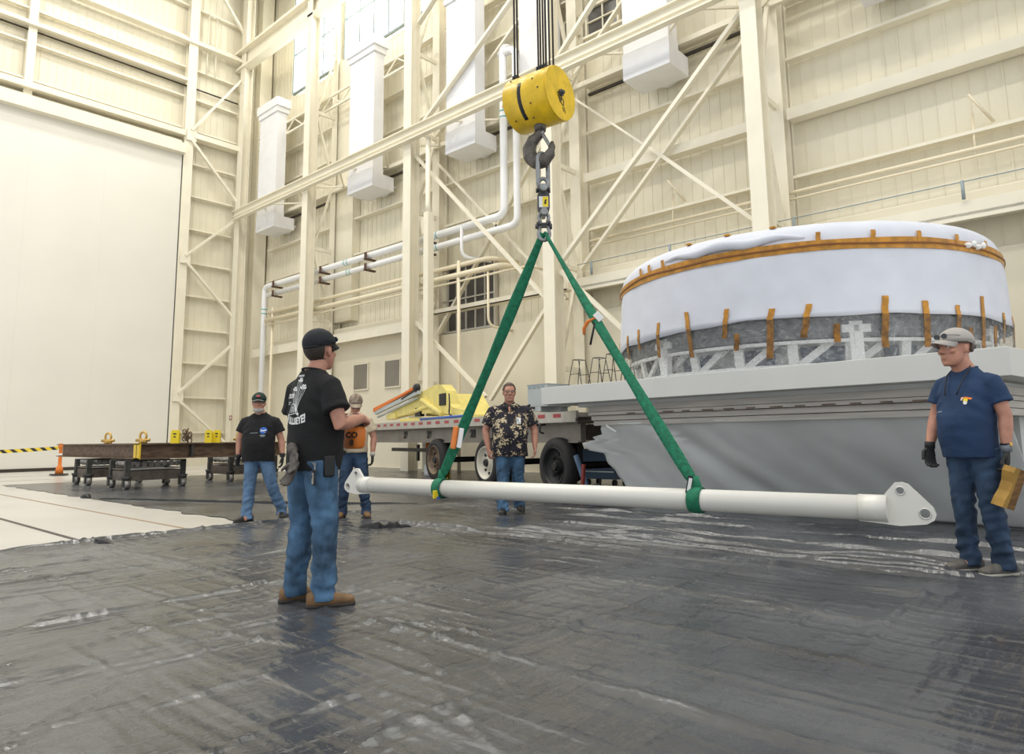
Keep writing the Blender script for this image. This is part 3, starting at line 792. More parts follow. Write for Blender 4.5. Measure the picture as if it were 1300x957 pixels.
HX, HY = 5.575, 4.556
APEX = V((HX, HY, 3.235))
LAT = V((.670, -.742, 0)); FWD = V((.742, .670, 0))
def sling(foot, label, side, tagz):
    t = thing('lifting_sling', label, 'sling', foot, group='green lifting slings'); f = V(foot)
    a = APEX-f+LAT*(.012*side); top = V((0, 0, .11)); d = (a-top).normalized()
    # webbing: flat band that twists on its way up
    bm = NB(); n = 26; rings = []
    for i in range(n+1):
        k = i/n; p = top.lerp(a, k); sag = -.012*math.sin(PI*k); p = p+LAT*sag*side
        tw = (.3+1.5*k if side > 0 else .5+.5*k) + .15*math.sin(7*k+side)
        u, v = frame_of(d, BN); uu = u*math.cos(tw)+v*math.sin(tw); vv = d.cross(uu)
        w = .046+.012*math.sin(PI*k)+.008*math.sin(11*k)
        w *= (.6 if i == 0 else 1)
        rings.append((p, uu*w, vv*.020))
    loft(bm, rings, 12, power=.8); obj('sling_webbing', bm, 'sling', t)
    # choke around the tube
    bm = NB(); n = 24; ring = []
    for k in range(n):
        an = 2*PI*k/n; ring.append(V((0, 0, 0))+BN*math.cos(an)*.108+V((0, 0, math.sin(an)*.108)))
    tube(bm, ring, (.010, .062), 8, ref=BD, closed=True)
    m = obj('sling_choke', bm, 'sling', t)
    bm = NB(); loft(bm, [(V((0, 0, .085)), BD*.055, BN*.03), (V((0, 0, .13)), BD*.045, BN*.035), (V((0, 0, .19))+d*.02, BD*.034, BN*.024)], 12); obj('sling_eye', bm, 'sling', t)
    return t, top, a, d
t, top, a, d = sling((5.431, 6.026, .51), 'left green lifting sling leaning towards trailer wheels', -1, 0)
p = top.lerp(a, .07)-LAT*.03; b = NB(); box(b, V((0, 0, -.06))-FWD*.12-LAT*.05, (.07, .02, .09), bev=.004); o = obj('sling_label', b, 'yellow2', t)
b = NB(); box(b, V((0, 0, -.10))-FWD*.12-LAT*.02, (.03, .02, .03)); obj('label_print', b, 'blue', o)
p = top.lerp(a, .17); b = NB(); bar(b, p-LAT*.05-FWD*.05+V((0, 0, -.11)), p-LAT*.01-FWD*.05+V((0, 0, .14)), .07, .03, up=(1, 0, 0), bev=.01); obj('edge_guard', b, 'orange2', t)
b = NB(); bar(b, p+LAT*.02-FWD*.08+V((0, 0, -.10)), p+LAT*.055-FWD*.08+V((0, 0, .12)), .07, .02, up=(1, 0, 0), bev=.008); obj('inspection_tag', b, 'white', t)
t, top, a, d = sling((5.727, 2.995, .51), 'right green twisted lifting sling crossing in front of grey slab', 1, 0)
p = V((0, 0, .16))-LAT*.05-FWD*.02
b = NB(); bar(b, p-LAT*.035+V((0, 0, -.10)), p+V((0, 0, .05)), .045, .006, up=FWD); o = obj('sling_label', b, 'black', t)
b = NB(); bar(b, p-LAT*.030+V((0, 0, -.08))-FWD*.008, p-LAT*.004+V((0, 0, .03))-FWD*.008, .03, .004, up=FWD); obj('label_print', b, 'white', o)
p = top.lerp(a, .62)
b = NB(); loft(b, [(p-LAT*.02-FWD*.05, V((.03, 0, 0)), V((0, .006, 0))), (p-LAT*.09-FWD*.06-V((0, 0, .04)), V((.03, 0, 0)), V((0, .008, .01))), (p-LAT*.13-FWD*.06-V((0, 0, .11)), V((.028, 0, 0)), V((0, .008, 0))), (p-LAT*.13-FWD*.06-V((0, 0, .17)), V((.02, 0, 0)), V((0, .006, 0)))], 10); obj('edge_guard', b, 'orange2', t)
b = NB(); bar(b, p+LAT*.05-FWD*.03+V((0, 0, -.02)), p-LAT*.01-FWD*.03+V((0, 0, .05)), .07, .015, up=FWD, bev=.004); obj('sling_pad', b, 'white', t)
b = NB(); tube(b, [p-FWD*.05-LAT*.02-V((0, 0, .05)), p-FWD*.05-LAT*.07-V((0, 0, .27))], .011, 8); obj('tag_strap', b, 'black', t)

# --- shackles, load cell, links
def ring_link(bm, c, u, v, w, h, r, n=28):
    """oval link in plane u (width), v (height)"""
    pts = []
    for k in range(n):
        an = 2*PI*k/n; x = math.cos(an); z = math.sin(an)
        zz = (h-w)*(1 if z > 0 else -1) if abs(z) > 1e-6 else 0
        pts.append(V(c)+V(u)*x*w+V(v)*(z*w+zz))
    tube(bm, pts, r, 10, closed=True)
UP = V((0, 0, 1)); H0 = V((HX, HY, 0))
t = thing('load_cell', 'dark load cell with yellow label hanging under the shackle link', 'load cell', (HX, HY, 3.44), group=None); o3 = V((0, 0, 0))
b = NB(); pts = []
for s, z0 in ((1, .20), (-1, .07)):
    for k in range(9):
        an = (0 if s > 0 else PI)+PI*k/8; pts.append((.066*math.cos(an), z0+.066*math.sin(an)))
prism(b, pts, (0, 0, 0), LAT, UP, FWD, .075); bmesh.ops.bevel(b, geom=[e for e in b.edges if e.calc_length() > .07 and abs((e.verts[0].co-e.verts[1].co).normalized().dot(FWD)) > .9], offset=.004, segments=1, affect='EDGES')
obj('cell_body', b, 'darkmetal', t)
b = NB(); prism(b, [(-.05, .07), (.05, .07), (.05, .19), (-.05, .19)], -FWD*.039, LAT, UP, FWD, .006); obj('cell_plate', b, 'white', t)
b = NB(); prism(b, [(-.01, .075), (.048, .075), (.048, .185), (-.01, .185)], -FWD*.043, LAT, UP, FWD, .006); o = obj('warning_label', b, 'yellow2', t)
b = NB(); prism(b, [(.005, .10), (.03, .11), (.025, .13), (.035, .15), (.015, .155), (.008, .13)], -FWD*.047, LAT, UP, FWD, .004); obj('label_mark', b, 'black', o)
b = NB()
for z in (.0, .265):
    tube(b, [-FWD*.11+V((0, 0, z)), FWD*.09+V((0, 0, z))], .026, 12); tube(b, [-FWD*.13+V((0, 0, z)), -FWD*.09+V((0, 0, z))], .042, 6)
obj('cell_bolt', b, 'galv', t)
def shackle(name, label, z, s, flip=False, turn=0.0):
    t = thing(name, label, 'shackle', (HX, HY, z), group=None); b = NB(); pts = []
    u = LAT*math.cos(turn)+FWD*math.sin(turn); f = -1 if flip else 1
    for k in range(17):
        an = PI*k/16; pts.append(u*math.cos(an)*s+UP*(math.sin(an)*s*1.25+.02)*f)
    pts = [u*s*.75-UP*s*1.0*f]+pts+[-u*s*.75-UP*s*1.0*f]
    tube(b, pts, .021, 10); obj('shackle_bow', b, 'galv', t)
    b = NB(); tube(b, [u*s*1.35-UP*s*1.0*f, -u*s*1.35-UP*s*1.0*f], .017, 10); tube(b, [u*s*1.1-UP*s*1.0*f, u*s*1.5-UP*s*1.0*f], .032, 6); tube(b, [-u*s*1.1-UP*s*1.0*f, -u*s*1.6-UP*s*1.0*f], .026, 6); obj('shackle_pin', b, 'darkmetal', t)
shackle('shackle', 'grey shackle holding the green slings at their apex', 3.25, .058, True)
shackle('shackle', 'grey shackle joined below the dark load cell', 3.385, .05)
shackle('shackle', 'grey shackle joined on top of the dark load cell', 3.76, .05)
t = thing('chain_link', 'big grey oval chain link hanging in the crane hook', 'chain link', (HX, HY, 3.80)); b = NB(); ring_link(b, (-.0, 0, .12), (LAT*.75+FWD*.65).normalized(), UP, .075, .205, .025); obj('link_body', b, 'galv', t)

# --- hook block
ax = (LAT*.80-FWD*.60).normalized()         # cylinder axis, towards right and camera
HC = V((HX, HY, 4.74))+LAT*-.02
t = thing('hook_block', 'round yellow crane hook block hanging on dark wire ropes', 'hook block', HC)
b = NB(); u, v = frame_of(ax, UP); R_ = .30; x0, x1 = -.30, .26
loft(b, [(ax*x0, u*(R_-.03), v*(R_-.03)), (ax*(x0+.01), u*R_, v*R_), (ax*(x1-.01), u*R_, v*R_), (ax*x1, u*(R_-.012), v*(R_-.012))], 48)
obj('block_shell', b, 'yellow', t)
b = NB(); loft(b, [(ax*x1, u*(R_-.004), v*(R_-.004)), (ax*(x1+.012), u*(R_-.006), v*(R_-.006))], 48); pl = obj('end_plate', b, 'yellow', t)
b = NB(); tube(b, [ax*(x1+.01), ax*(x1+.035)], .040, 6); tube(b, [ax*(x1+.03), ax*(x1+.06)], .020, 10); obj('axle_nut', b, 'darkmetal', t)
# painted lifting emblem on the end plate (open grab shape)
b = NB(); o_ = ax*(x1+.0135); hz = v if v.z > 0 else -v; hr = hz.cross(ax)*-1
if hr.dot(LAT) < 0: hr = -hr
def eb(pts): prism(b, pts, o_, hr, hz, ax, .002)
for a_, c_ in (((-.06, -.02), (-.02, -.10)), ((-.02, -.10), (.05, -.13)), ((.05, -.13), (.06, -.07)), ((.06, -.07), (0, -.04)), ((0, -.04), (-.02, .02)), ((-.02, .02), (-.06, -.02)), ((-.03, -.06), (.03, -.06)), ((.0, -.10), (.02, -.05)), ((.03, -.15), (.06, -.19)), ((.06, -.14), (.09, -.20)), ((-.04, -.03), (.0, -.09))):
    eb(line_poly(a_, c_, .012))
obj('painted_emblem', b, 'black', t, norm=True)
# slot opening in the shell
b = NB(); rows = []
side = (-FWD-ax*(-FWD).dot(ax)).normalized(); upv = ax.cross(side); upv = upv if upv.z > 0 else -upv
for k in range(9):
    an = math.radians(-60+k*10); n_ = side*math.cos(an)+upv*math.sin(an)
    rows.append((n_*(R_-.001)+ax*(-.07), ax*.026, n_*.007))
loft(b, rows, 8); obj('slot', b, 'black', t)
b = NB()
for k, (xx, an) in enumerate(((.10, 20), (.06, -30), (.18, -5), (-.22, 40), (.2, 50), (.21, 62), (-.2, -55), (.02, -60))):
    an = math.radians(an); n_ = side*math.cos(an)+upv*math.sin(an); q = n_*(R_+.001)+ax*xx; tube(b, [q-n_*.006, q+n_*.008], .010, 6)
obj('shell_bolt', b, 'rust', t)
# rope guards: slots at the top where ropes enter
ropes = []
for xx, ss in ((-.235, 1), (-.195, 1), (.085, 1), (.115, 1), (.15, 1), (.185, 1), (.0, -1), (.05, -1), (.1, -1)):
    an = math.radians(62 if ss > 0 else 62); n_ = side*ss*math.cos(an)+upv*math.sin(an); q = n_*(R_-.01)+ax*xx; ropes.append(q)
for q in ropes:
    b = NB(); nn = (q-ax*q.dot(ax)).normalized(); bar(b, q+V((0, 0, -.03)), q+V((0, 0, .035)), .02, .07, up=nn)
    obj('rope_slot', b, 'black', t)
for q in ropes:
    P = HC+q; b = NB(); tube(b, [P+V((0, 0, -.02)), V((P.x, P.y, 14.0))+ax*(.0)], .0105, 8)
    o = recentre(obj('wire_rope', b, 'rope'))
    sd = 'left end' if q.dot(ax) < -.1 else ('middle' if q.dot(-FWD) > 0 else 'far side')
    tag(o, {'left end': 'dark wire rope of the pair at hook block left end', 'middle': 'dark wire rope in the front bundle of four on hook block', 'far side': 'dark wire rope on the far right side of hook block'}[sd], 'rope', {'left end': 'rope pair at left end of hook block', 'middle': 'four ropes at front middle of hook block', 'far side': 'three ropes on far side of hook block'}[sd])
# forged hook
b = NB(); tube(b, [V((0, 0, -.25)), V((0, 0, -.36))], [.075, .06], 16); obj('swivel_nut', b, 'hooksteel', t)
b = NB(); u_ = (LAT*.92-FWD*.4).normalized(); vv_ = FWD
path = [(0, -.30), (.0, -.36), (-.03, -.41), (-.10, -.46), (-.135, -.54), (-.12, -.63), (-.05, -.70), (.03, -.705), (.10, -.65), (.13, -.57), (.135, -.50)]
rad = [.045, .048, .055, .066, .075, .080, .082, .075, .058, .038, .016]
tube(b, bend([u_*x+V((0, 0, z)) for x, z in path], .02, 2), [r for r in [rad[0]]+[x for x in rad[1:-1] for _ in range(3)]+[rad[-1]]], 14)
obj('hook_body', b, 'hooksteel', t)
b = NB(); bar(b, u_*.02+V((0, 0, -.38)), u_*.115+V((0, 0, -.56)), .035, .03, up=FWD, bev=.006); tube(b, [u_*.02+V((0, 0, -.38))-FWD*.03, u_*.02+V((0, 0, -.38))+FWD*.03], .02, 8); obj('safety_latch', b, 'galv', t)

# ================================================================== PLATFORM WITH WRAPPED DRUM
ang = math.radians(7.4)                      # platform front line turned 7.4 degrees from the wall
PF = V((8.862, 7.368, 0)); PD = V((-math.sin(ang), -math.cos(ang), 0)); PI_ = V((math.cos(ang), -math.sin(ang), 0))   # along front (to right), inward
RP = Matrix((PI_, PD, UP)).transposed()      # columns: inward, along, up
t = thing('support_platform', 'large pale grey slab platform under the white wrapped drum', 'platform', PF+PD*3.27+PI_*2.7+V((0, 0, 1.6))); O = t.location.copy()
def pbox(b, i0, i1, a0, a1, z0, z1, bev=0):
    box(b, PF+PI_*(i0+i1)/2+PD*(a0+a1)/2+V((0, 0, (z0+z1)/2))-O, (abs(i1-i0), abs(a1-a0), z1-z0), RP, bev=bev)
b = NB(); pbox(b, 0, 5.4, 0, 6.54, 1.60, 1.88, .006); obj('slab', b, 'slab', t)
b = NB(); pbox(b, .35, 5.0, .5, 6.2, 1.545, 1.605); obj('underside_plate', b, 'wrap', t)
t = thing('cradle', 'boarded cradle wrapped in grey fabric under the slab platform', 'cradle', PF+PD*3.6+PI_*2.7); O = t.location.copy()
b = NB()
for z0, z1, i0 in ((1.455, 1.545, .30), (1.40, 1.45, .27), (1.32, 1.395, .33), (1.24, 1.315, .36)): pbox(b, i0, 4.9, .78+.25*(1.5-z1), 6.3, z0, z1, .006)
obj('cradle_boards', b, 'band', t)
for k in range(14):
    b = NB(); pbox(b, .262, .275, 1.6+.33*k, 1.72+.33*k+.1*random.random(), 1.405, 1.42); obj('board_gap', b, 'rust', t)
# draped fabric: from under the boards sloping inwards to the floor, with pleats
def fab(a, z):
    k = max(0, min(1, (1.27-z)/1.27)); i = .40+.25*k**.8+.95*k*min(1, max(.25, a/4.0))*.9
    i += .05*noise.noise(V((a*1.1, z*1.3, 2)))+.03*noise.noise(V((a*3.1+z*2.2, z*2, 5)))
    i += -.05*math.exp(-((a-1.6-1.3*(1.27-z))/.28)**2)+.04*math.exp(-((a-2.1-1.2*(1.27-z))/.2)**2)
    return i
bm = NB(); na, nz = 90, 30; grid = []
for j in range(nz+1):
    row = []; z = 1.27*(1-j/nz)
    edge = .95 if z > 1.18 else (.72+.08*noise.noise(V((z*6, 1, 1))) if z > .95 else .70+.55*(.95-z)+.07*noise.noise(V((z*7, 3, 1))))
    if 1.02 < z < 1.2: edge = .62 + 1.2*abs(z-1.1) if z < 1.1 else .92
    if .82 < z <= .98: edge = .42+1.3*abs(z-.93)
    for i in range(na+1):
        a = edge+(6.35-edge)*i/na
        P = PF+PI_*fab(a, z)+PD*a+V((0, 0, max(.01, z)))-O
        row.append(bm.verts.new(P))
    grid.append(row)
for r0, r1 in zip(grid, grid[1:]):
    for i in range(na): bm.faces.new((r0[i], r0[i+1], r1[i+1], r1[i]))
me_o = obj('fabric_skirt', bm, 'wrap', t, smooth=True)
md = me_o.modifiers.new('thickness', 'SOLIDIFY'); md.thickness = .012
b = NB(); pbox(b, 1.9, 4.6, 1.7, 6.1, .02, 1.24); obj('cradle_core', b, 'wrap', t)
b = NB()
for k in range(1): 
    p0 = PF+PI_*.33+PD*(1.12+.05*k)+V((0, 0, 1.24-.02*k))-O; bar(b, p0, p0+PD*.20+V((0, 0, -.10)), .03, .012, up=PI_)
obj('white_tie', b, 'white', t)

# wrapped drum
DC = V((11.18, 3.96, 1.88)); RD = 2.75
t = thing('wrapped_drum', 'huge round drum wrapped in white fabric with amber tape', 'wrapped drum', DC)
def drum_pt(th, R, z): return V((R*math.cos(th), R*math.sin(th), z))
bm = NB(); n = 180; prof = []
for zz in (0.575, .66, .8, .95, 1.1, 1.25, 1.4, 1.5, 1.55, 1.62, 1.70, 1.76, 1.80, 1.815, 1.82): prof.append(zz)
rows = []
for k, zz in enumerate(prof):
    row = []
    for i in range(n):
        th = 2*PI*i/n
        R = RD+.05*(1-min(1, (zz-.575)/.95))
        if zz > 1.6: R -= .02+.26*((zz-1.6)/.22)**2.2*.6
        if zz >= 1.82: R -= .30
        R += .012*noise.noise(V((math.cos(th)*6, math.sin(th)*6, zz*2.5)))+.008*noise.noise(V((math.cos(th)*14, math.sin(th)*14, zz*3)))
        z2 = zz
        if k == 0: z2 += .035*noise.noise(V((math.cos(th)*4, math.sin(th)*4, 1)))+.04*math.sin(th*2+.4)
        if abs(zz-1.5) < .06: R -= .012
        row.append(bm.verts.new(drum_pt(th, R, z2)))
    rows.append(row)
for r0, r1 in zip(rows, rows[1:]):
    for i in range(n): bm.faces.new((r0[i], r0[(i+1) % n], r1[(i+1) % n], r1[i]))
cv = bm.verts.new((0, 0, 1.83))
for i in range(n): bm.faces.new((rows[-1][i], rows[-1][(i+1) % n], cv))
o = obj('fabric_cover', bm, 'shroud', t, smooth=True); md = o.modifiers.new('thickness', 'SOLIDIFY'); md.thickness = .01
# rolled fold standing over the band
b = NB(); rings = []
for k in range(25):
    th = math.radians(162+k*1.7); e = math.sin(PI*k/24); P = drum_pt(th, RD-.03+.05*e, 1.63+.02*math.sin(k*.7))
    rd = V((math.cos(th), math.sin(th), 0)); rings.append((P, rd*(.02+.035*e), UP*(.02+.05*e+.015*noise.noise(V((k*.5, 0, 0))))))
loft(b, rings, 12); obj('fabric_fold', b, 'shroud', t)
def hoop(name, mat, z, w, R, thick=.012, wobz=.012, th0=0, th1=360, seed=0):
    bm = NB(); n = 160; prev = None; first = None
    for i in range(n+1):
        th = math.radians(th0+(th1-th0)*i/n); zz = z+wobz*noise.noise(V((math.cos(th)*3+seed, math.sin(th)*3, seed)))
        q = [bm.verts.new(drum_pt(th, R+a, zz+b_)) for a, b_ in ((0, -w/2), (thick, -w/2), (thick, w/2), (0, w/2))]
        if prev:
            for k in range(4): bm.faces.new((prev[k], prev[(k+1) % 4], q[(k+1) % 4], q[k]))
        prev = q
    return obj(name, bm, mat, t, smooth=False)
hoop('tape_band', 'tape', 1.515, .085, RD+.004); hoop('tape_band', 'tape', 1.455, .07, RD+.006, seed=5)
hoop('band_seam', 'darktape', 1.487, .020, RD+.02, wobz=.03, seed=2)
def tab(th, z0, z1, w, lean=0, R0=RD, R1=RD, mat='tape'):
    bm = NB(); th = math.radians(th); n = 8; prev = None
    for i in range(n+1):
        k = i/n; z = z0+(z1-z0)*k; R = R0+(R1-R0)*k+.014; c_ = th+lean*(k-.5)+.004*noise.noise(V((th*9, k*3, 0)))
        dth = w/2/R
        q = [bm.verts.new(drum_pt(c_+s_, R+e_, z)) for s_, e_ in ((-dth, 0), (dth, 0), (dth, .007), (-dth, .007))]
        if prev:
            for m in range(4): bm.faces.new((prev[m], prev[(m+1) % 4], q[(m+1) % 4], q[m]))
        else: bm.faces.new(q)
        prev = q
    bm.faces.new(prev); return obj('tape_strip', bm, mat, t)
for th, w, z0, z1, ln in ((139.8, .05, .35, .72, 0), (148.8, .05, .45, .75, 0), (159.2, .055, .28, .77, .01), (170.8, .06, .22, .84, -.02), (181.9, .06, .42, .80, .02), (184.9, .06, .25, .46, .02),
                      (193.3, .075, .12, .74, .02), (201.8, .07, .35, .76, .03), (208.5, .07, .28, .50, 0), (219.9, .075, .20, .82, .015), (230.3, .075, .20, .76, 0), (239.8, .06, .32, .72, .0), (243.5, .06, .22, .45, 0), (248.8, .06, .15, .86, .02), (254, .06, .20, .50, 0), (260.1, .05, .30, .70, .02),
                      (270, .05, .2, .7, 0), (125, .05, .2, .7, 0), (110, .05, .2, .7, 0), (285, .05, .2, .7, 0)):
    zc = .60; dl = ln*.5
    if z1 > zc: tab(th+math.degrees(dl)*.5, max(z0, zc), z1, w, dl, RD+.045, RD+.035)
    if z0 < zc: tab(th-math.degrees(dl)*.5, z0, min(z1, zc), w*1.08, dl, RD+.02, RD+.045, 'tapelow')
for th, z1 in ((150, 1.66), (155, 1.66), (161.4, 1.66), (176.2, 1.67), (190.4, 1.64), (206, 1.66), (219.1, 1.65), (231.1, 1.64), (243.1, 1.63), (255.9, 1.62)): tab(th, 1.47, z1, .055, 0, RD, RD-.005)
for th in (169, 182, 195): 
    b = NB(); box(b, drum_pt(math.radians(th), RD-.17, 1.825), (.09, .07, .02)); obj('tape_strip', b, 'tape', t)
b = NB()
for th in (246.5, 250.5):
    P = drum_pt(math.radians(th), RD+.03, 1.50); ellipsoid(b, P, (.05, .05, .035)); ellipsoid(b, P+V((.06, -.06, .02)), (.03, .03, .04))
obj('fabric_tuft', b, 'white', t)
# clear film skirt
bm = NB(); n = 240; rows = []
for j in range(9):
    k = j/8; row = []
    for i in range(n):
        th = 2*PI*i/n; fl = .10*math.exp(-((((math.degrees(th)-262+180) % 360)-180)/14)**2)*(1-k)*1.2
        R = RD+.03-.05*(1-k)+fl+.022*noise.noise(V((math.cos(th)*16, math.sin(th)*16, k*1.2)))*(1.2-k)
        row.append(bm.verts.new(drum_pt(th, R, .004+.66*k)))
    rows.append(row)
for r0, r1 in zip(rows, rows[1:]):
    for i in range(n): bm.faces.new((r0[i], r0[(i+1) % n], r1[(i+1) % n], r1[i]))
obj('clear_film', bm, 'film', t, smooth=True)
# structure seen through the film
def cyl_band(name, mat, R, z0, z1, thick=.05, n=96):
    bm = NB(); rows = []
    for (r, z) in ((R, z0), (R, z1), (R-thick, z1), (R-thick, z0)):
        rows.append([bm.verts.new(drum_pt(2*PI*i/n, r, z)) for i in range(n)])
    for k in range(4):
        r0, r1 = rows[k], rows[(k+1) % 4]
        for i in range(n): bm.faces.new((r0[i], r0[(i+1) % n], r1[(i+1) % n], r1[i]))
    return obj(name, bm, mat, t, smooth=False)
cyl_band('upper_ring', 'ringgrey', 2.62, .36, .62); cyl_band('upper_ring', 'strut', 2.64, .30, .34, .08)
cyl_band('base_ring', 'strut', 2.62, .004, .05, .12); cyl_band('inner_wall', 'strut', 2.25, .004, .34)
for k in range(16):
    th = math.radians(22.5*k+6); rd = V((math.cos(th), math.sin(th), 0)); tn = V((-rd.y, rd.x, 0))
    b = NB(); box(b, drum_pt(th, 2.27, .18), (.03, .55+.12*math.sin(k*2.3), .22), Matrix((rd, tn, UP)).transposed()); obj('side_panel', b, 'blueglass', t)
for k in range(24):
    th = math.radians(15*k+3)
    b = NB(); bar(b, drum_pt(th, 2.5, .04), drum_pt(th, 2.55, .33), .12, .05, up=(math.cos(th), math.sin(th), 0)); obj('upright', b, 'strut', t)
    th2 = th+math.radians(10.5)
    b = NB(); bar(b, drum_pt(th+.03, 2.48, .04), drum_pt(th2, 2.48, .33), .09, .04, up=(math.cos(th), math.sin(th), 0)); obj('strut', b, 'strut', t)
for thd in (157, 214, 262):
    th = math.radians(thd); b = NB(); rd = V((math.cos(th), math.sin(th), 0)); tn = V((-rd.y, rd.x, 0))
    box(b, drum_pt(th, 2.60, .28), (.10, .16, .55), Matrix((rd, tn, UP)).transposed(), bev=.01)
    box(b, drum_pt(th, 2.61, .46), (.10, .34, .10), Matrix((rd, tn, UP)).transposed(), bev=.01); box(b, drum_pt(th, 2.61, .38), (.10, .06, .28), Matrix((rd, tn, UP)).transposed())
    obj('bracket_post', b, 'strut', t)

# wire stands on the far left of the slab
for k, (y, sc, lab) in enumerate(((7.12, 1.0, 'black wire stand farthest left on the grey slab'), (6.70, 1.0, 'second black wire stand from left on grey slab'), (6.42, 1.08, 'third black wire stand from left on grey slab'), (6.06, 1.1, 'black wire stand half hidden behind right green sling'))):
    t = thing('wire_stand', lab, 'stand', (9.6, y, 1.88), group='black wire stands on the grey slab')
    h = .50*sc
    for xx in (-.14, .14):
        b = NB(); tube(b, [(xx, .15, 0), (xx*.7, .06, h), (xx*.7, -.06, h), (xx, -.15, 0)], .007, 6); obj('leg_frame', b, 'black', t)
        b = NB(); tube(b, [(xx*.9, .105, h*.5), (xx*.9, -.105, h*.5)], .006, 6); obj('cross_rung', b, 'black', t)
    b = NB(); tube(b, [(-.1, .06, h), (.1, .06, h)], .006, 6); tube(b, [(-.1, -.06, h), (.1, -.06, h)], .006, 6); obj('top_rod', b, 'black', t)
b = NB(); loft(b, [((9.35, 6.42, 1.885), (.10, 0, 0), (0, .10, 0)), ((9.35, 6.42, 1.92), (.09, 0, 0), (0, .09, 0))], 16); recentre(tag(obj('round_pad', b, 'black'), 'flat black round pad lying among wire stands on slab', 'pad'))
# grey cabinet behind the slab's left end
t = thing('control_cabinet', 'pale grey metal cabinet behind the left end of slab', 'cabinet', (9.45, 7.72, 1.51), rz=math.radians(-8))
b = NB(); span(b, -.25, .30, -.28, .24, .08, .46, bev=.008); obj('cabinet_body', b, 'boxgrey', t)
b = NB()
for y in (-.2, -.09, .02, .13): span(b, -.256, -.248, y, y+.08, .40, .44)
span(b, -.256, .3, -.286, .246, .455, .47); obj('vent_grille', b, 'greybar', t)
b = NB(); span(b, -.25, -.05, -.1, .1, .0, .10); span(b, .08, .25, -.25, .25, 0, .1); obj('cabinet_foot', b, 'boxgrey', t)
b = NB(); tube(b, bend([(-.24, .18, .12), (-.32, .24, .08), (-.34, .3, .02)], .03, 4), .02, 8); span(b, -.30, -.2, .05, .2, .05, .08); obj('power_cable', b, 'black', t)

# ================================================================== FLATBED TRAILER
TO = V((10.1, 8.16, 0)); TD = V((.291, .956, 0)).normalized(); TN = V((TD.y, -TD.x, 0))
RT_ = Matrix((TN, TD, UP)).transposed()
t = thing('flatbed_trailer', 'grey flatbed trailer with red and white side tape', 'trailer', TO+TD*4.0+TN*1.3); O = t.location.copy()
def tb(b, n0, n1, s0, s1, z0, z1, bev=0): box(b, TO+TN*(n0+n1)/2+TD*(s0+s1)/2+V((0, 0, (z0+z1)/2))-O, (abs(n1-n0), abs(s1-s0), z1-z0), RT_, bev=bev)
b = NB(); tb(b, .04, 2.5, -.75, 10.4, 1.42, 1.50); obj('deck', b, 'band', t)
b = NB(); tb(b, 0, .06, -.77, 10.5, 1.40, 1.53); tb(b, -.015, .02, -.77, 10.5, 1.33, 1.40); r = obj('side_rail', b, 'railmetal', t)
b = NB(); tb(b, 2.5, 2.56, -.77, 10.5, 1.36, 1.51); tb(b, 0, 2.5, 10.4, 10.5, 1.36, 1.5); obj('side_rail', b, 'railmetal', t)
b = NB(); s = -.3
while s < 10.3: tb(b, -.006, .002, s, s+.24, 1.42, 1.49); s += .52
q = obj('reflective_tape', b, 'redtape', t); q.parent = r
b = NB(); tb(b, .22, .34, -.6, 10.3, .98, 1.34); tb(b, .16, .42, -.6, 10.3, 1.30, 1.34); tb(b, .16, .42, -.6, 10.3, .96, .99); obj('frame_beam', b, 'deck', t)
b = NB(); tb(b, 2.1, 2.22, -.6, 10.3, .98, 1.34); 
for s in (.2, 1.6, 3.2, 4.8, 6.4, 8, 9.6): tb(b, .3, 2.2, s, s+.1, 1.15, 1.3)
obj('frame_beam', b, 'deck', t)
b = NB(); tb(b, .5, .58, 5.9, 9.4, .70, .80); tb(b, .5, .56, 6.2, 6.3, .45, .9); tb(b, .5, .56, 7.4, 7.5, .45, .9); obj('landing_frame', b, 'black', t)
for s in (.35, .62, .9):
    b = NB(); p = TO+TD*s-TN*.0+V((0, 0, 1.30))-O
    tube(b, bend([p+TN*.1, p-TN*.03, p-TN*.04-V((0, 0, .14)), p+TN*.05-V((0, 0, .16))], .04, 3), .016, 8); obj('tie_hook', b, 'black', t)
for s, sz in ((6.0, .26), (3.55, .24), (7.6, .26)):
    tm = text_mesh('28', sz, .012, .004); n3 = TN
    p = TO+TD*s+TN*.205+V((0, 0, 1.16))-O
    tm.transform(Matrix(((-TD.x, 0, -TN.x, p.x), (-TD.y, 0, -TN.y, p.y), (0, 1, 0, p.z), (0, 0, 0, 1))))
    link('number_marking', tm, 'black', t)
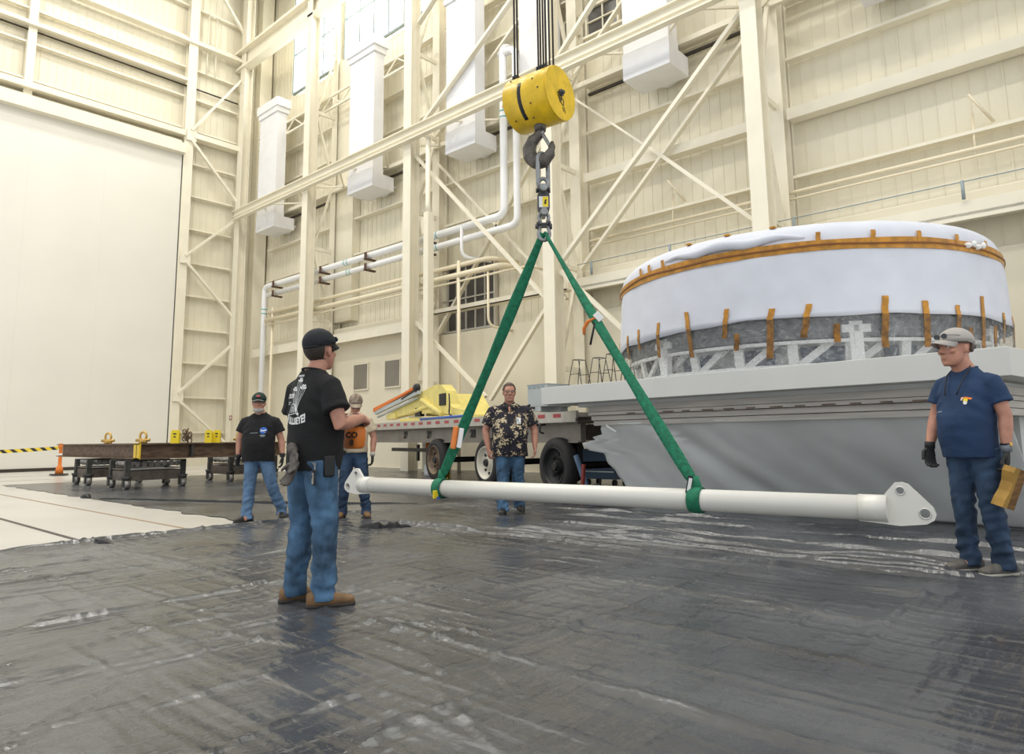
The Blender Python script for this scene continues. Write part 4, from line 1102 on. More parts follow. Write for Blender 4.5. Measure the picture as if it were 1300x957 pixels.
for ws, mat in ((0.0, 'black'), (2.64, 'hub'), (5.3, 'hubbrown')):
    for n0 in (.0, 2.15):
        c0 = TO+TD*ws+TN*(n0+.02)+V((0, 0, .53))-O
        b = NB(); A_, B_ = TD, UP
        prof = [(.0, .36), (-.01, .40), (.0, .47), (.04, .515), (.09, .53), (.17, .53), (.22, .515), (.26, .47), (.28, .38), (.29, .33)]
        rr_ = [(c0+TN*x, A_*r_, B_*r_) for x, r_ in prof]; loft(b, rr_, 36, False)
        for x in (.06, .12, .20): pass
        w = obj('tyre', b, 'tyre', t)
        b = NB(); loft(b, [(c0+TN*x, A_*r_, B_*r_) for x, r_ in ((.02, .365), (-.012, .350), (.0, .335), (.06, .32), (.10, .29), (.13, .16), (.11, .155), (.06, .12), (.04, .115))], 32, False); loft(b, [(c0+TN*.045, A_*.115, B_*.115), (c0+TN*.06, A_*.10, B_*.10)], 24, True); h = obj('wheel_rim', b, mat, t)
        b = NB()
        for k in range(8):
            an = 2*PI*k/8; q = c0+TN*.122+A_*math.cos(an)*.225+B_*math.sin(an)*.225
            if n0 == 0: b = NB(); tube(b, [q-TN*.025, q+TN*.012], .032, 10); o_ = obj('hub_hole', b, 'black', t); o_.parent = h
        b = NB(); tube(b, [c0+TN*.0, c0+TN*.06], [.07, .095], 14); o_ = obj('hub_cap', b, 'black', t); o_.parent = h
    b = NB(); tube(b, [TO+TD*ws+TN*.2+V((0, 0, .53))-O, TO+TD*ws+TN*2.3+V((0, 0, .53))-O], .07, 10); obj('axle', b, 'black', t)
    b = NB(); tb(b, .32, .44, ws-.35, ws+.35, .62, .98); obj('suspension', b, 'black', t)

# yellow lift machine folded on the trailer bed
t = thing('boom_machine', 'pale yellow folded boom machine lying on the flatbed trailer', 'boom machine', TO+TD*6.3+TN*1.35+V((0, 0, 1.505)), rz=math.atan2(-TD.x, TD.y)*1.0)
b = NB(); span(b, -.8, .7, -1.6, 2.6, 0, .16, bev=.03); obj('base_plate', b, 'crane', t)
b = NB(); prism(b, [(-1.5, .16), (-1.5, .26), (-.95, .34), (-.7, .45), (-.55, .80), (-.25, .98), (.1, 1.0), (1.1, .86), (2.2, .58), (3.8, .28), (3.8, .16), (1.6, .3), (.9, .28), (.2, .2)], (-.62, 0, 0), (0, 1, 0), (0, 0, 1), (1, 0, 0), .30)
prism(b, [(-1.0, .16), (-.6, .4), (-.2, .75), (.9, .6), (1.4, .2)], (.0, 0, 0), (0, 1, 0), (0, 0, 1), (1, 0, 0), 1.0)
obj('turret_body', b, 'crane', t)
b = NB(); span(b, -.80, -.75, -.55, -.15, .42, .74, bev=.02); obj('cab_opening', b, 'black', t)
b = NB(); prism(b, [(1.3, .95), (1.3, 1.02), (2.4, .84), (4.6, .55), (4.6, .42)], (-.86, 0, 0), (0, 1, 0), (0, 0, 1), (1, 0, 0), .12); obj('boom_cover', b, 'orange', t)
b = NB(); bar(b, (-.86, 1.0, .86), (-.86, 4.5, .40), .10, .12); bar(b, (-.82, 1.2, .70), (-.82, 4.4, .26), .08, .05); obj('boom_arm', b, 'boxgrey', t)
b = NB(); ellipsoid(b, (-.88, 1.15, .98), (.09, .2, .13)); tube(b, [(-.9, 1.0, .95), (-.9, 2.2, .72)], .03, 8); obj('pivot_joint', b, 'black', t)
b = NB(); tube(b, [(-.82, .3, .45), (-.82, 1.8, .28)], .06, 10); tube(b, [(-.82, -.4, .18), (-.82, .9, .62)], .07, 10); obj('hydraulic_ram', b, 'crane', t)
b = NB(); span(b, -.84, -.7, 1.0, 1.35, .18, .42); obj('control_box', b, 'black', t)
b = NB(); span(b, -.83, -.7, .1, .9, .24, .38, bev=.02); obj('tool_tray', b, 'crane', t); b = NB(); span(b, -.83, -.7, 2.9, 3.5, .16, .34, bev=.02); obj('tool_tray', b, 'crane', t)
b = NB(); tube(b, bend([(-.83, -.85, .7), (-.86, -.95, .4), (-.86, -.9, .16), (-.85, -1.2, .1)], .1, 4), .02, 8); obj('hose', b, 'black', t)
b = NB(); tube(b, [(-.92, .4, .05), (-.95, 2.9, .04)], .035, 8); recentre(tag(obj('blue_strap', b, 'blue'), 'rolled blue strap lying along trailer edge before yellow machine', 'strap')).location = TO+TD*5.2+TN*.18+V((0, 0, 1.54))
bpy.data.objects['blue_strap'].rotation_euler = (0, 0, math.atan2(-TD.x, TD.y))

# bits standing under and behind the trailer
def floor_at(s, n): return TO+TD*s+TN*n
t = thing('storage_bin', 'orange bin on a white base behind the back man', 'bin', floor_at(7.6, 1.2)); b = NB(); span(b, -.25, .25, -.25, .25, .45, .95, bev=.03); obj('bin_body', b, 'orange2', t)
b = NB(); span(b, -.3, .3, -.3, .3, 0, .35, bev=.08); loft(b, [((0, 0, .35), (.2, 0, 0), (0, .2, 0)), ((0, 0, .45), (.24, 0, 0), (0, .24, 0))], 16); obj('bin_base', b, 'white', t)
t = thing('ribbed_panel', 'yellow ribbed panel with red top left of trailer wheels', 'panel', floor_at(6.4, .75)); b = NB(); span(b, -.05, .05, -.3, .3, 0, .78, bev=.01)
for k in range(9): span(b, -.065, .0, -.3, .3, .06+.08*k, .09+.08*k)
obj('panel_body', b, 'yellow', t); b = NB(); span(b, -.08, .08, -.34, .34, .78, .87, bev=.02); obj('panel_cap', b, 'red', t)
t = thing('jack_stand', 'dark red jack stand right of the trailer rear wheel', 'jack stand', (9.35, 6.95, 0)); b = NB(); bar(b, (0, 0, 0), (.02, -.04, .62), .05, .05, up=(1, 0, 0)); obj('stand_post', b, 'red', t)
b = NB(); bar(b, (0, 0, .25), (.1, -.28, .30), .03, .03); tube(b, [(-.1, .1, .01), (.1, -.1, .01)], .02, 6); obj('stand_arm', b, 'darkmetal', t)
t = thing('tool_chest', 'blue grey tool chest on wheels seen under slab corner', 'chest', (12.9, 8.9, 0)); b = NB(); span(b, -.3, .3, -.45, .45, .15, .8, bev=.02); obj('chest_body', b, 'bluegrey', t)
b = NB(); span(b, -.31, .3, -.4, .4, .5, .52); span(b, -.31, .3, -.4, .4, .3, .32); obj('drawer_line', b, 'silver', t)
for y in (-.35, .35):
    for x in (-.2, .2): b = NB(); tube(b, [(x, y-.03, .07), (x, y+.03, .07)], .07, 12); obj('caster', b, 'black', t)
t = thing('floor_hose', 'thick blue hose drooping beside trailer rear wheel', 'hose', (9.75, 7.25, 0)); b = NB(); tube(b, bend([(0, .1, .75), (0, 0, .5), (-.05, -.2, .1), (-.1, -.35, .04)], .1, 4), .05, 10); obj('hose_body', b, 'bluegrey', t)

# ================================================================== STEEL BEAM FRAME ON ROLLER TRUCKS
t = thing('steel_beam_frame', 'rusty brown steel beam frame resting on roller trucks', 'beam frame', (7.8, 19.9, .68)); O = t.location.copy()
def ibeam(a, c_, z0=.68, z1=1.03, w=.34):
    b = NB(); a = V((*a, 0)); c_ = V((*c_, 0))
    for z, h, ww in ((z1-.012, .024, w), (z0+.012, .024, w), ((z0+z1)/2, z1-z0-.04, .03)):
        bar(b, a+V((0, 0, z))-O, c_+V((0, 0, z))-O, ww, h)
    return b
obj('side_beam', ibeam((6.3, 17.1), (6.3, 23.2)), 'rust', t); obj('side_beam', ibeam((9.6, 17.1), (9.6, 23.2)), 'rust', t)
obj('end_beam', ibeam((6.1, 17.1), (9.8, 17.1)), 'rust', t); obj('end_beam', ibeam((6.3, 22.4), (9.6, 22.4)), 'rust', t)
b = NB()
for x in (7.28, 8.55): span(b, x-O.x, x+.03-O.x, 16.93-O.y, 17.27-O.y, 0, .33)
obj('stiffener', b, 'truck', t)
b = NB(); span(b, 6.10-O.x, 6.13-O.x, 16.92-O.y, 17.28-O.y, 0, .36); obj('painted_end', b, 'yellow', t)
def rtruck(x, y, lx, ly, label):
    t = thing('roller_truck', label, 'roller truck', (x, y, 0), group='roller trucks under the steel beams')
    for yy in (-ly/2, ly/2):
        b = NB(); bar(b, (-lx/2, yy, .30), (lx/2, yy, .30), .03, .22); obj('side_plate', b, 'truckplate', t)
        b = NB(); bar(b, (-lx/2, yy, .45), (lx/2, yy, .45), .04, .03); obj('top_rail', b, 'silver', t)
    for xx in (-lx/2, lx/2):
        b = NB(); bar(b, (xx, -ly/2, .30), (xx, ly/2, .30), .03, .22); bar(b, (xx, -ly/2, .45), (xx, ly/2, .45), .04, .03); obj('end_plate', b, 'truckplate', t)
    for xx in (-lx/2, lx/2):
        for yy in (-ly/2, ly/2):
            b = NB(); box(b, (xx, yy, .47), (.11, .11, .37), bev=.01); obj('corner_post', b, 'truck', t)
            b = NB(); loft(b, [((xx, yy, .20), (.085, 0, 0), (0, .07, 0)), ((xx, yy, .29), (.13, 0, 0), (0, .11, 0))], 8); span(b, xx-.08, xx-.06, yy-.05, yy+.05, .05, .22); span(b, xx+.06, xx+.08, yy-.05, yy+.05, .05, .22); f = obj('caster_fork', b, 'truck', t)
            b = NB(); tube(b, [(xx-.055, yy, .11), (xx+.055, yy, .11)], .105, 18); w = obj('caster_wheel', b, 'roller', t); w.parent = f
    n = int(lx/.145)
    for k in range(n):
        xx = -lx/2+.10+(lx-.2)*k/(n-1); b = NB(); tube(b, [(xx, -ly/2+.05, .565), (xx, ly/2-.05, .565)], .055, 14)
        for j in range(5): yy = -ly/2+.1+(ly-.2)*j/4; tube(b, [(xx, yy-.03, .565), (xx, yy+.03, .565)], .066, 14)
        obj('roller', b, 'roller', t)
    b = NB(); bar(b, (-lx/2, -ly/2, .64), (lx/2, -ly/2, .64), .05, .03); bar(b, (-lx/2, ly/2, .64), (lx/2, ly/2, .64), .05, .03); obj('roller_cover', b, 'truck', t)
rtruck(6.62, 17.78, 1.25, .95, 'dark roller truck nearest the camera under beam corner')
rtruck(6.55, 20.2, 1.2, .9, 'dark roller truck behind the nearest, at frame left side')
rtruck(9.35, 18.5, 1.25, 1.2, 'dark roller truck farther right under the beam frame')
# shackles and yellow tags standing on the frame
for x, y, lab in ((6.3, 19.6, 'brass coloured shackle on left beam, left of the two'), (6.3, 17.3, 'brass coloured shackle on beam near the frame corner'), (8.55, 17.1, 'brass coloured shackle on beam beside the left man')):
    t = thing('lifting_shackle', lab, 'shackle', (x, y, 1.03), group=None); b = NB(); n = 20
    tube(b, [V((.0, 0, .17))+LAT*math.cos(2*PI*k/n)*.075+UP*math.sin(2*PI*k/n)*.10 for k in range(n)], .026, 8, closed=True); obj('shackle_ring', b, 'brass', t)
    b = NB(); box(b, (0, 0, .045), (.16, .16, .08), bev=.02); tube(b, [-LAT*.16+UP*.08, LAT*.16+UP*.08], .035, 10); obj('shackle_base', b, 'brass', t)
for x, y, w, lab in ((6.95, 17.1, .15, 'yellow wedge tag on beam, leftmost of three'), (7.75, 17.1, .13, 'yellow wedge tag on beam, middle of three'), (7.98, 17.15, .13, 'yellow wedge tag on beam, rightmost of three')):
    t = thing('yellow_chock', lab, 'chock', (x, y, 1.03), rz=math.radians(-40)); w *= .62; b = NB(); prism(b, [(-w, 0), (w, 0), (w, .24), (w*.7, .31), (-w*.7, .31), (-w, .24)], (0, 0, 0), (1, 0, 0), UP, (0, 1, 0), .12); obj('chock_body', b, 'yellow2', t)
    b = NB(); box(b, (0, -.062, .22), (w*.8, .006, .03)); box(b, (0, -.062, .15), (w*.5, .006, .03)); obj('chock_print', b, 'black', t)
t = thing('chain_heap', 'small dark chain heap on beam beside leftmost yellow tag', 'chain', (7.25, 17.15, 1.03)); b = NB()
for k in range(9):
    a_ = k*1.3; p = V((.06*math.cos(a_), .06*math.sin(a_), .05+.03*k)); u, v = frame_of(V((math.sin(k*2.1), math.cos(k*1.7), .4)))
    tube(b, [p+u*math.cos(2*PI*j/10)*.05+v*math.sin(2*PI*j/10)*.07 for j in range(10)], .014, 6, closed=True)
obj('chain_links', b, 'rust', t)
# stanchion and caution tape
t = thing('stanchion_post', 'orange plastic stanchion post holding the caution tape', 'stanchion', (7.15, 26.6, 0)); 
b = NB(); loft(b, [((0, 0, .02), (.28, 0, 0), (0, .28, 0)), ((0, 0, .06), (.26, 0, 0), (0, .26, 0))], 20); obj('post_base', b, 'black', t)
b = NB(); loft(b, [((0, 0, z), (r_, 0, 0), (0, r_, 0)) for z, r_ in ((.06, .12), (.25, .10), (.32, .055), (.9, .05), (.92, .08), (1.0, .08), (1.05, .04))], 16); obj('post_body', b, 'orange2', t)
b = NB(); tube(b, [(0, 0, .66), (0, 0, .72)], .057, 14); obj('reflective_sleeve', b, 'white', t)
bm = NB(); pr = None
for k in range(61):
    x = 7.09-4.6*k/60; z = .90-.10*math.sin(PI*k/60*.9); tw = .3*math.sin(k*.12)
    q = [bm.verts.new((x, 26.6+.035*math.sin(tw)*s_, z+.055*s_)) for s_ in (-1, 1)]
    if pr: bm.faces.new((pr[0], pr[1], q[1], q[0]))
    pr = q
o = recentre(tag(obj('caution_tape', bm, 'caution'), 'yellow and black striped tape stretched from the orange post', 'caution tape')); md = o.modifiers.new('thickness', 'SOLIDIFY'); md.thickness = .003
# ================================================================== PEOPLE
def rot_axis(v, axis, a): return Matrix.Rotation(a, 3, axis) @ V(v)

def hand_shape(bm, W, d, n, t, curl=.55, r=.0095, spread=1.0, thumb=.6, grip=None, sc=1.0):
    """W wrist, d fingers direction, n palm normal, t thumb side"""
    W = V(W); d = V(d).normalized(); n = V(n); n = (n-d*n.dot(d)).normalized(); t = V(t); t = (t-d*t.dot(d)-n*t.dot(n)).normalized()
    loft(bm, [(W-d*.012*sc, t*.026*sc, n*.020*sc), (W+d*.02*sc, t*.032*sc, n*.019*sc), (W+d*.06*sc, t*.041*sc, n*.017*sc), (W+d*.092*sc, t*.041*sc, n*.0135*sc), (W+d*.100*sc, t*.036*sc, n*.008*sc)], 16, power=.8)
    for k, (off, L) in enumerate(((.031, .070), (.0105, .079), (-.0105, .074), (-.0305, .058))):
        p = W+d*.088*sc+t*off*sc; a = .12+curl*.35; dd = (d+t*(off*1.6*spread)).normalized(); pts = [p-dd*.015*sc]; c = p
        for s_, f in ((.45, 1.0), (.31, 1.15), (.24, .8)):
            v = rot_axis(dd, n.cross(d)*-1 if False else d.cross(n), a); c = c+v*L*s_*sc; pts.append(c.copy()); a += curl*f
            if s_ == .45: pts[0:0] = []
        tube(bm, pts, [r*1.08*sc, r*1.05*sc, r*.98*sc, r*.85*sc], 10, round_ends=True)
    b0 = W+d*.022*sc+t*.024*sc; t1 = (t*.80+d*.55+n*.25*thumb).normalized(); t2 = (t*.30+d*.85+n*.55*thumb).normalized()
    tube(bm, [b0, b0+t1*.036*sc, b0+t1*.036*sc+t2*.032*sc, b0+t1*.036*sc+t2*.057*sc], [.0145*sc, .0125*sc, .0115*sc, .0095*sc], 10, round_ends=True)

def head_shape(bm, c, R, fat=0.0, nose=1.0):
    def P(x, y, z): return V(c)+R @ V((x, y, z))
    def D(x, y, z): return R @ V((x, y, z))
    ellipsoid(bm, P(0, -.014, .034), (.077, .098, .094), 20, R)
    rings = []
    for z, w, yc, dd in ((.062, .066, .012, .078), (.035, .070, .016, .083), (.012, .0685, .016, .079), (-.015, .069+fat*.2, .018, .078), (-.045, .066+fat*.5, .020, .073), (-.072, .057+fat*.8, .027, .064), (-.095, .043+fat, .038, .050), (-.112, .026+fat, .050, .033)):
        rings.append((P(0, yc, z), D(w, 0, 0), D(0, dd, 0)))
    loft(bm, rings, 24, power=.88)
    # nose, brows, cheeks, lips, chin, ears
    loft(bm, [(P(0, .092, .026), D(.009, 0, 0), D(0, .008, 0)), (P(0, .103, .004), D(.011, 0, 0), D(0, .011, 0)), (P(0, .112*nose, -.018), D(.016, 0, 0), D(0, .014, 0)), (P(0, .104, -.030), D(.014, 0, 0), D(0, .010, 0))], 12)
    for s in (-1, 1):
        ellipsoid(bm, P(s*.014, .101, -.024), (.009, .012, .008), 10, R)
        ellipsoid(bm, P(s*.031, .086, .031), (.024, .012, .008), 10, R)
        ellipsoid(bm, P(s*.040, .070, -.018), (.024+fat, .020, .020), 12, R)
        ellipsoid(bm, P(s*(.079+fat*.1), -.010, .000), (.009, .020, .032), 12, R); ellipsoid(bm, P(s*.074, -.003, -.018), (.010, .012, .016), 10, R)
    ellipsoid(bm, P(0, .091, -.053), (.024, .010, .0055), 12, R); ellipsoid(bm, P(0, .088, -.064), (.021, .011, .007), 12, R)
    ellipsoid(bm, P(0, .079, -.096), (.020+fat*.5, .014, .014), 12, R)

def shell_part(bm, c, R, radii, centre, keep, seg=28, thick=.004):
    """part of an ellipsoid surface kept by keep(local point)"""
    rings = 18; vs = []
    for i in range(rings+1):
        p = PI*i/rings; row = []
        for j in range(seg):
            a = 2*PI*j/seg
            l = V((centre[0]+radii[0]*math.sin(p)*math.cos(a), centre[1]+radii[1]*math.sin(p)*math.sin(a), centre[2]+radii[2]*math.cos(p)))
            row.append((l, bm.verts.new(V(c)+R @ l)))
        vs.append(row)
    for r0, r1 in zip(vs, vs[1:]):
        for j in range(seg):
            q = (r0[j], r1[j], r1[(j+1) % seg], r0[(j+1) % seg])
            if all(keep(x[0]) for x in q):
                try: f = bm.faces.new([x[1] for x in q]); f.smooth = True
                except ValueError: pass
    bmesh.ops.remove_doubles(bm, verts=bm.verts[:], dist=1e-5)
    bmesh.ops.delete(bm, geom=[v for v in bm.verts if not v.link_faces], context='VERTS')

def cap_of(t, c, R, mat, brim_mat=None, S=1.0, reach=.072, thick=.006):
    c = V(c)*S; R = R*S
    b = NB(); shell_part(b, c, R, (.089, .113, .092), (0, -.012, .052), lambda l: l.z > .046+.30*min(0, l.y+.02))
    o = obj('cap', b, mat, t, smooth=True); md = o.modifiers.new('thickness', 'SOLIDIFY'); md.thickness = .006; md.offset = 1
    b = NB(); ring = []
    for k in range(28): a = 2*PI*k/28; ring.append(V(c)+R @ V((.0895*math.cos(a), -.012+.1135*math.sin(a), .054+.30*min(0, .008+.1135*math.sin(a)))))
    tube(b, ring, [(.003, .012)]*28, 6, ref=R @ V((0, 0, 1)), closed=True); q = obj('cap_band', b, mat, t); q.parent = o
    b = NB(); rows = []
    for i in range(9):
        k = i/8; row = []
        for j in range(17):
            a = math.radians(-66+132*j/16); x = .086*math.sin(a); y0 = -.012+.108*math.cos(a)
            y = y0+reach*k*math.cos(a*1.15)**.8 if abs(a*1.15) < PI/2 else y0; x = x*(1-.10*k)
            z = .064-.012*k-x*x/.09*(.30+.35*k)-.010*k*k
            row.append(b.verts.new(V(c)+R @ V((x, y, z))))
        rows.append(row)
    for r0, r1 in zip(rows, rows[1:]):
        for j in range(16): b.faces.new((r0[j], r0[j+1], r1[j+1], r1[j]))
    q = obj('cap_brim', b, brim_mat or mat, t, smooth=True); md = q.modifiers.new('thickness', 'SOLIDIFY'); md.thickness = thick; q.parent = o
    b = NB(); ellipsoid(b, V(c)+R @ V((0, -.012, .147)), (.008, .008, .005), 10); q = obj('cap_button', b, mat, t); q.parent = o
    return o

def noise_fold(seed, amp, fx=5, fz=11, ridge_=False):
    def f(co):
        p = V((co.x*fx+seed, co.y*fx, co.z*fz)); p2 = V((co.x*fx*2.6, co.y*fx*2.6+seed, co.z*fz*2.2))
        a = noise.noise(p); 
        if ridge_: a = (1-abs(a)*2.2)*.6
        return amp*(a+.45*noise.noise(p2))
    return f

def person(name, label, at, phi, S, sp):
    """phi: facing angle from the view direction, clockwise; local y forward, x to the figure's right"""
    fdir = FWD*math.cos(phi)+LAT*math.sin(phi)
    t = thing(name, label, 'person', at, rz=math.atan2(-fdir.x, fdir.y))
    fin = []
    def put(nm, me, mat, smooth=True, parent=None):
        me.transform(Matrix.Scale(S, 4)); o = link(nm, me, mat, parent or t, smooth=smooth); return o
    def putb(nm, bm, mat, smooth=True, parent=None):
        bmesh.ops.recalc_face_normals(bm, faces=bm.faces[:]); me = bpy.data.meshes.new(nm); bm.to_mesh(me); bm.free(); return put(nm, me, mat, smooth, parent)
    w = sp.get('w', 1.0); belly = sp.get('belly', .02); lean = sp.get('lean', 0.0)
    sh = sp['shoulder']; el = sp['elbow']; wr = sp['wrist']; kn = sp['knee']; an = sp['ankle']   # (left, right)
    hipc = V(sp.get('pelvis', (0, 0, .93))); hips = [hipc+V((s*.092, 0, -.02)) for s in (-1, 1)]
    hc = V(sp['head']); hR = sp.get('hs', 1.07)*(Matrix.Rotation(sp.get('hyaw', 0), 3, 'Z') @ Matrix.Rotation(sp.get('hpitch', 0), 3, 'X') @ Matrix.Rotation(sp.get('hroll', 0), 3, 'Y'))
    chest = V(sp.get('chest', (0, 0, 1.30)))
    # -- body
    b = NB(); fat = sp.get('fat', 0)
    head_shape(b, hc, hR, fat, sp.get('nose', 1))
    tube(b, [hc+hR @ V((0, -.022, -.035)), hc+hR @ V((0, -.018, -.080)), V((chest.x, chest.y-.005, 1.475)), V((chest.x, chest.y-.005, 1.42))], [.056+fat*.6, .060+fat*.7, .070+fat*.6, .09], 18)
    loft(b, [(V((chest.x, chest.y, 1.455)), V((.10, 0, 0)), V((0, .06, 0))), (V((chest.x, chest.y, 1.40)), V((.165*w, 0, 0)), V((0, .085, 0))), (chest, V((.165*w, 0, 0)), V((0, .10, 0))), (V(((chest.x+hipc.x)/2, (chest.y+hipc.y)/2+belly*.4, 1.1)), V((.155*w, 0, 0)), V((0, .105+belly*.4, 0))), (hipc+V((0, 0, .03)), V((.155, 0, 0)), V((0, .10, 0))), (hipc-V((0, 0, .07)), V((.13, 0, 0)), V((0, .09, 0)))], 24)
    for k in (0, 1):
        S_, E_, W_ = V(sh[k]), V(el[k]), V(wr[k]); aw = sp.get('armw', 1.0)
        S_ = S_-V((0, 0, .03)); tube(b, [S_, S_.lerp(E_, .5), E_, E_.lerp(W_, .3), E_.lerp(W_, .7), W_], [.052*aw, .047*aw, .041*aw, .042*aw, .034*aw, .026*aw], 14, round_ends=True)
        tube(b, [hips[k], V(kn[k]), V(an[k])], [.07, .052, .038], 12, round_ends=True)
        tube(b, [V(an[k]), V(an[k])+V((0, .06, -.03))], [.036, .034], 10, round_ends=True)
        g = sp['hand'][k]
        if not g.get('glove'): hand_shape(b, W_, g['d'], g['n'], g['t'], g.get('curl', .5))
    body = put('body', fuse(b, sp.get('vox', .0062), 1), sp.get('skin', 'skin'))
    # -- gloves
    for k in (0, 1):
        g = sp['hand'][k]
        if g.get('glove'):
            b = NB(); hand_shape(b, wr[k], g['d'], g['n'], g['t'], g.get('curl', .5), r=.0108, sc=1.1)
            gl = put('glove', fuse(b, .0048, 1), g['glove'])
            b = NB(); W_ = V(wr[k]); dd = V(g['d']).normalized(); tube(b, [W_-dd*.035, W_+dd*.015], [.037, .036], 16); putb('glove_cuff', b, g.get('cuff', g['glove']), parent=gl)
    # -- trousers
    b = NB()
    loft(b, [(hipc+V((0, .0, .11)), V((.165*w, 0, 0)), V((0, .118+belly*.3, 0))), (hipc+V((0, 0, .04)), V((.170*w, 0, 0)), V((0, .125, 0))), (hipc-V((0, .01, .05)), V((.170*w, 0, 0)), V((0, .13, 0))), (hipc-V((0, 0, .10)), V((.135*w, 0, 0)), V((0, .10, 0)))], 28)
    for k in (0, 1):
        H_, K_, A_ = hips[k]+V(((-1, 1)[k]*-.004, 0, 0)), V(kn[k]), V(an[k]); lw = sp.get('legw', 1.0)
        tube(b, [H_, H_.lerp(K_, .45), K_, K_.lerp(A_, .45), A_+V((0, 0, .05)), A_+V((0, .01, -.045))], [x*lw for x in (.105, .092, .074, .071, .066, .070)], 20, ref=(0, 1, 0))
    me = fuse(b, .009, 2)
    ank = [V(a) for a in an]; kne = [V(a) for a in kn]
    def fold(co):
        f = .006*noise.noise(V((co.x*6, co.y*6, co.z*9)))
        for k in (0, 1):
            for c_, r_, am in ((ank[k]+V((0, 0, .09)), .19, .017), (kne[k], .19, .012), (hips[k]+V((0, 0, -.10)), .17, .009), (kne[k].lerp(ank[k], .5), .15, .008), (kne[k].lerp(hips[k], .5), .15, .006)):
                dd = (co-c_).length/r_
                if dd < 1: f += am*(1-dd)**.7*(noise.noise(V((co.x*8+k*3, co.y*8, co.z*19+co.x*6)))+.7*noise.noise(V((co.x*15+co.z*16, co.y*17-co.z*9, co.z*14))))*1.3
        return f
    crumple(me, fold); jeans = put('jeans', me, sp.get('jeans', 'jean'))
    # hem stitching ring and belt
    if sp.get('belt'):
        b = NB(); loft(b, [(hipc+V((0, 0, .085)), V((.172*w, 0, 0)), V((0, .128+belly*.3, 0))), (hipc+V((0, 0, .12)), V((.172*w, 0, 0)), V((0, .128+belly*.3, 0)))], 32); putb('belt', b, 'black')
    # -- shirt
    b = NB(); hz = sp.get('hem', .86); sw = sp.get('shirtw', 1.0)
    mid = lambda z: chest.lerp(hipc, max(0, min(1, (1.30-z)/(1.30-.93))))
    rr = []
    for z, hw, hd, yo in ((hz, .194, .150, .45), (hz+.06, .192, .148, .7), (max(1.0, hz+.09), .190, .150, .95), (1.08, .190, .150, 1.0), (1.14, .192, .148, .95), (1.20, .196, .143, .75), (1.26, .200, .138, .5), (1.32, .203, .130, .28), (1.38, .200, .115, .1), (1.42, .180, .098, 0), (1.455, .145, .084, 0), (1.485, .108, .076, 0), (1.505, .085, .070, 0)):
        m_ = mid(z); rr.append((V((m_.x, m_.y+belly*yo*.8-(.005 if z > 1.4 else 0), z)), V((hw*w*sw, 0, 0)), V((0, hd+belly*yo*.55, 0))))
    loft(b, rr, 36, power=.92)
    for k in (0, 1):
        S_, E_ = V(sh[k]), V(el[k]); sl = sp.get('sleeve', .68); dn = (E_-S_).normalized(); inn = V(((-1, 1)[k]*-.06, 0, .0))
        q = S_.lerp(E_, sl); aw = sp.get('sleevew', 1.0)
        S_ = S_-V((0, 0, .03)); tube(b, [S_+inn*1.6+V((0, 0, .0)), S_+inn*.6+V((0, 0, .0)), S_+V((0, 0, -.012)), S_.lerp(E_, .25), S_.lerp(E_, .5), q], [.055*aw, .064*aw, .067*aw, .069*aw, .071*aw, .075*aw], 20, round_ends=False)
    me = fuse(b, .008, 9)
    sd = sp.get('seed', 1)
    def sfold(co):
        k = 1.0 if co.z < 1.3 else .55
        f = k*.009*noise.noise(V((co.x*4+sd, co.y*4, co.z*7)))+k*.0045*noise.noise(V((co.x*11+sd, co.y*11, co.z*16)))
        f += .006*max(0, 1-abs(co.z-hz)/.25)*noise.noise(V((co.x*14+sd, co.y*14, co.z*3)))
        # drag lines from the armpits
        f += .006*max(0, 1-abs(co.z-1.25)/.18)*math.sin(co.z*60+abs(co.x)*50+sd)*max(0, 1-abs(abs(co.x)-.15)/.1)
        return f
    crumple(me, sfold); shirt = put('shirt', me, sp['shirt'])
    bv = bvh_of(shirt.data)
    b = NB(); ring = []
    for k in range(24): a = 2*PI*k/24; ring.append(V((chest.x+.080*math.cos(a), chest.y-.006+.068*math.sin(a), 1.504+.012*-math.sin(a))))
    tube(b, ring, .008, 8, closed=True); putb('collar_rib', b, sp.get('rib', sp['shirt']), parent=shirt)
    # -- shoes
    for k in (0, 1):
        A_ = V(an[k]); ya = math.radians(sp.get('toes', (-8, 8))[k]); fd = V((math.sin(ya), math.cos(ya), 0)); sd_ = V((fd.y, -fd.x, 0)); z0 = A_.z-.085
        lift = sp.get('lift', (0, 0))[k]
        def Q(f, z): 
            zz = z+(max(0, -f+.06)*lift); return V((A_.x, A_.y, z0))+fd*f+UP*zz
        b = NB()
        loft(b, [(Q(-.095, .045), sd_*.022, UP*.030), (Q(-.085, .05), sd_*.036, UP*.042), (Q(-.045, .055), sd_*.040, UP*.052), (Q(.0, .055), sd_*.041, UP*.055), (Q(.05, .050), sd_*.044, UP*.046), (Q(.10, .042), sd_*.048, UP*.036), (Q(.15, .038), sd_*.047, UP*.030), (Q(.185, .034), sd_*.038, UP*.024), (Q(.200, .032), sd_*.022, UP*.015)], 20, power=.85)
        loft(b, [(V((A_.x, A_.y, z0+.04))+fd*-.02, sd_*.042, fd*.060), (V((A_.x, A_.y, z0+.09))+fd*-.010, sd_*.042, fd*.060), (V((A_.x, A_.y, z0+.12))+fd*-.010, sd_*.042, fd*.052)], 18)
        s_ = put('shoe', fuse(b, .006, 1), sp.get('shoe', 'boot'))
        b = NB(); pr = []
        for f, hw in ((-.10, .020), (-.085, .036), (-.04, .040), (.02, .040), (.08, .047), (.14, .050), (.185, .040), (.205, .020)):
            pr.append((Q(f, .012), sd_*hw, UP*.013))
        loft(b, pr, 16, power=.6); putb('shoe_sole', b, sp.get('sole', 'sole'), parent=s_)
        b = NB()
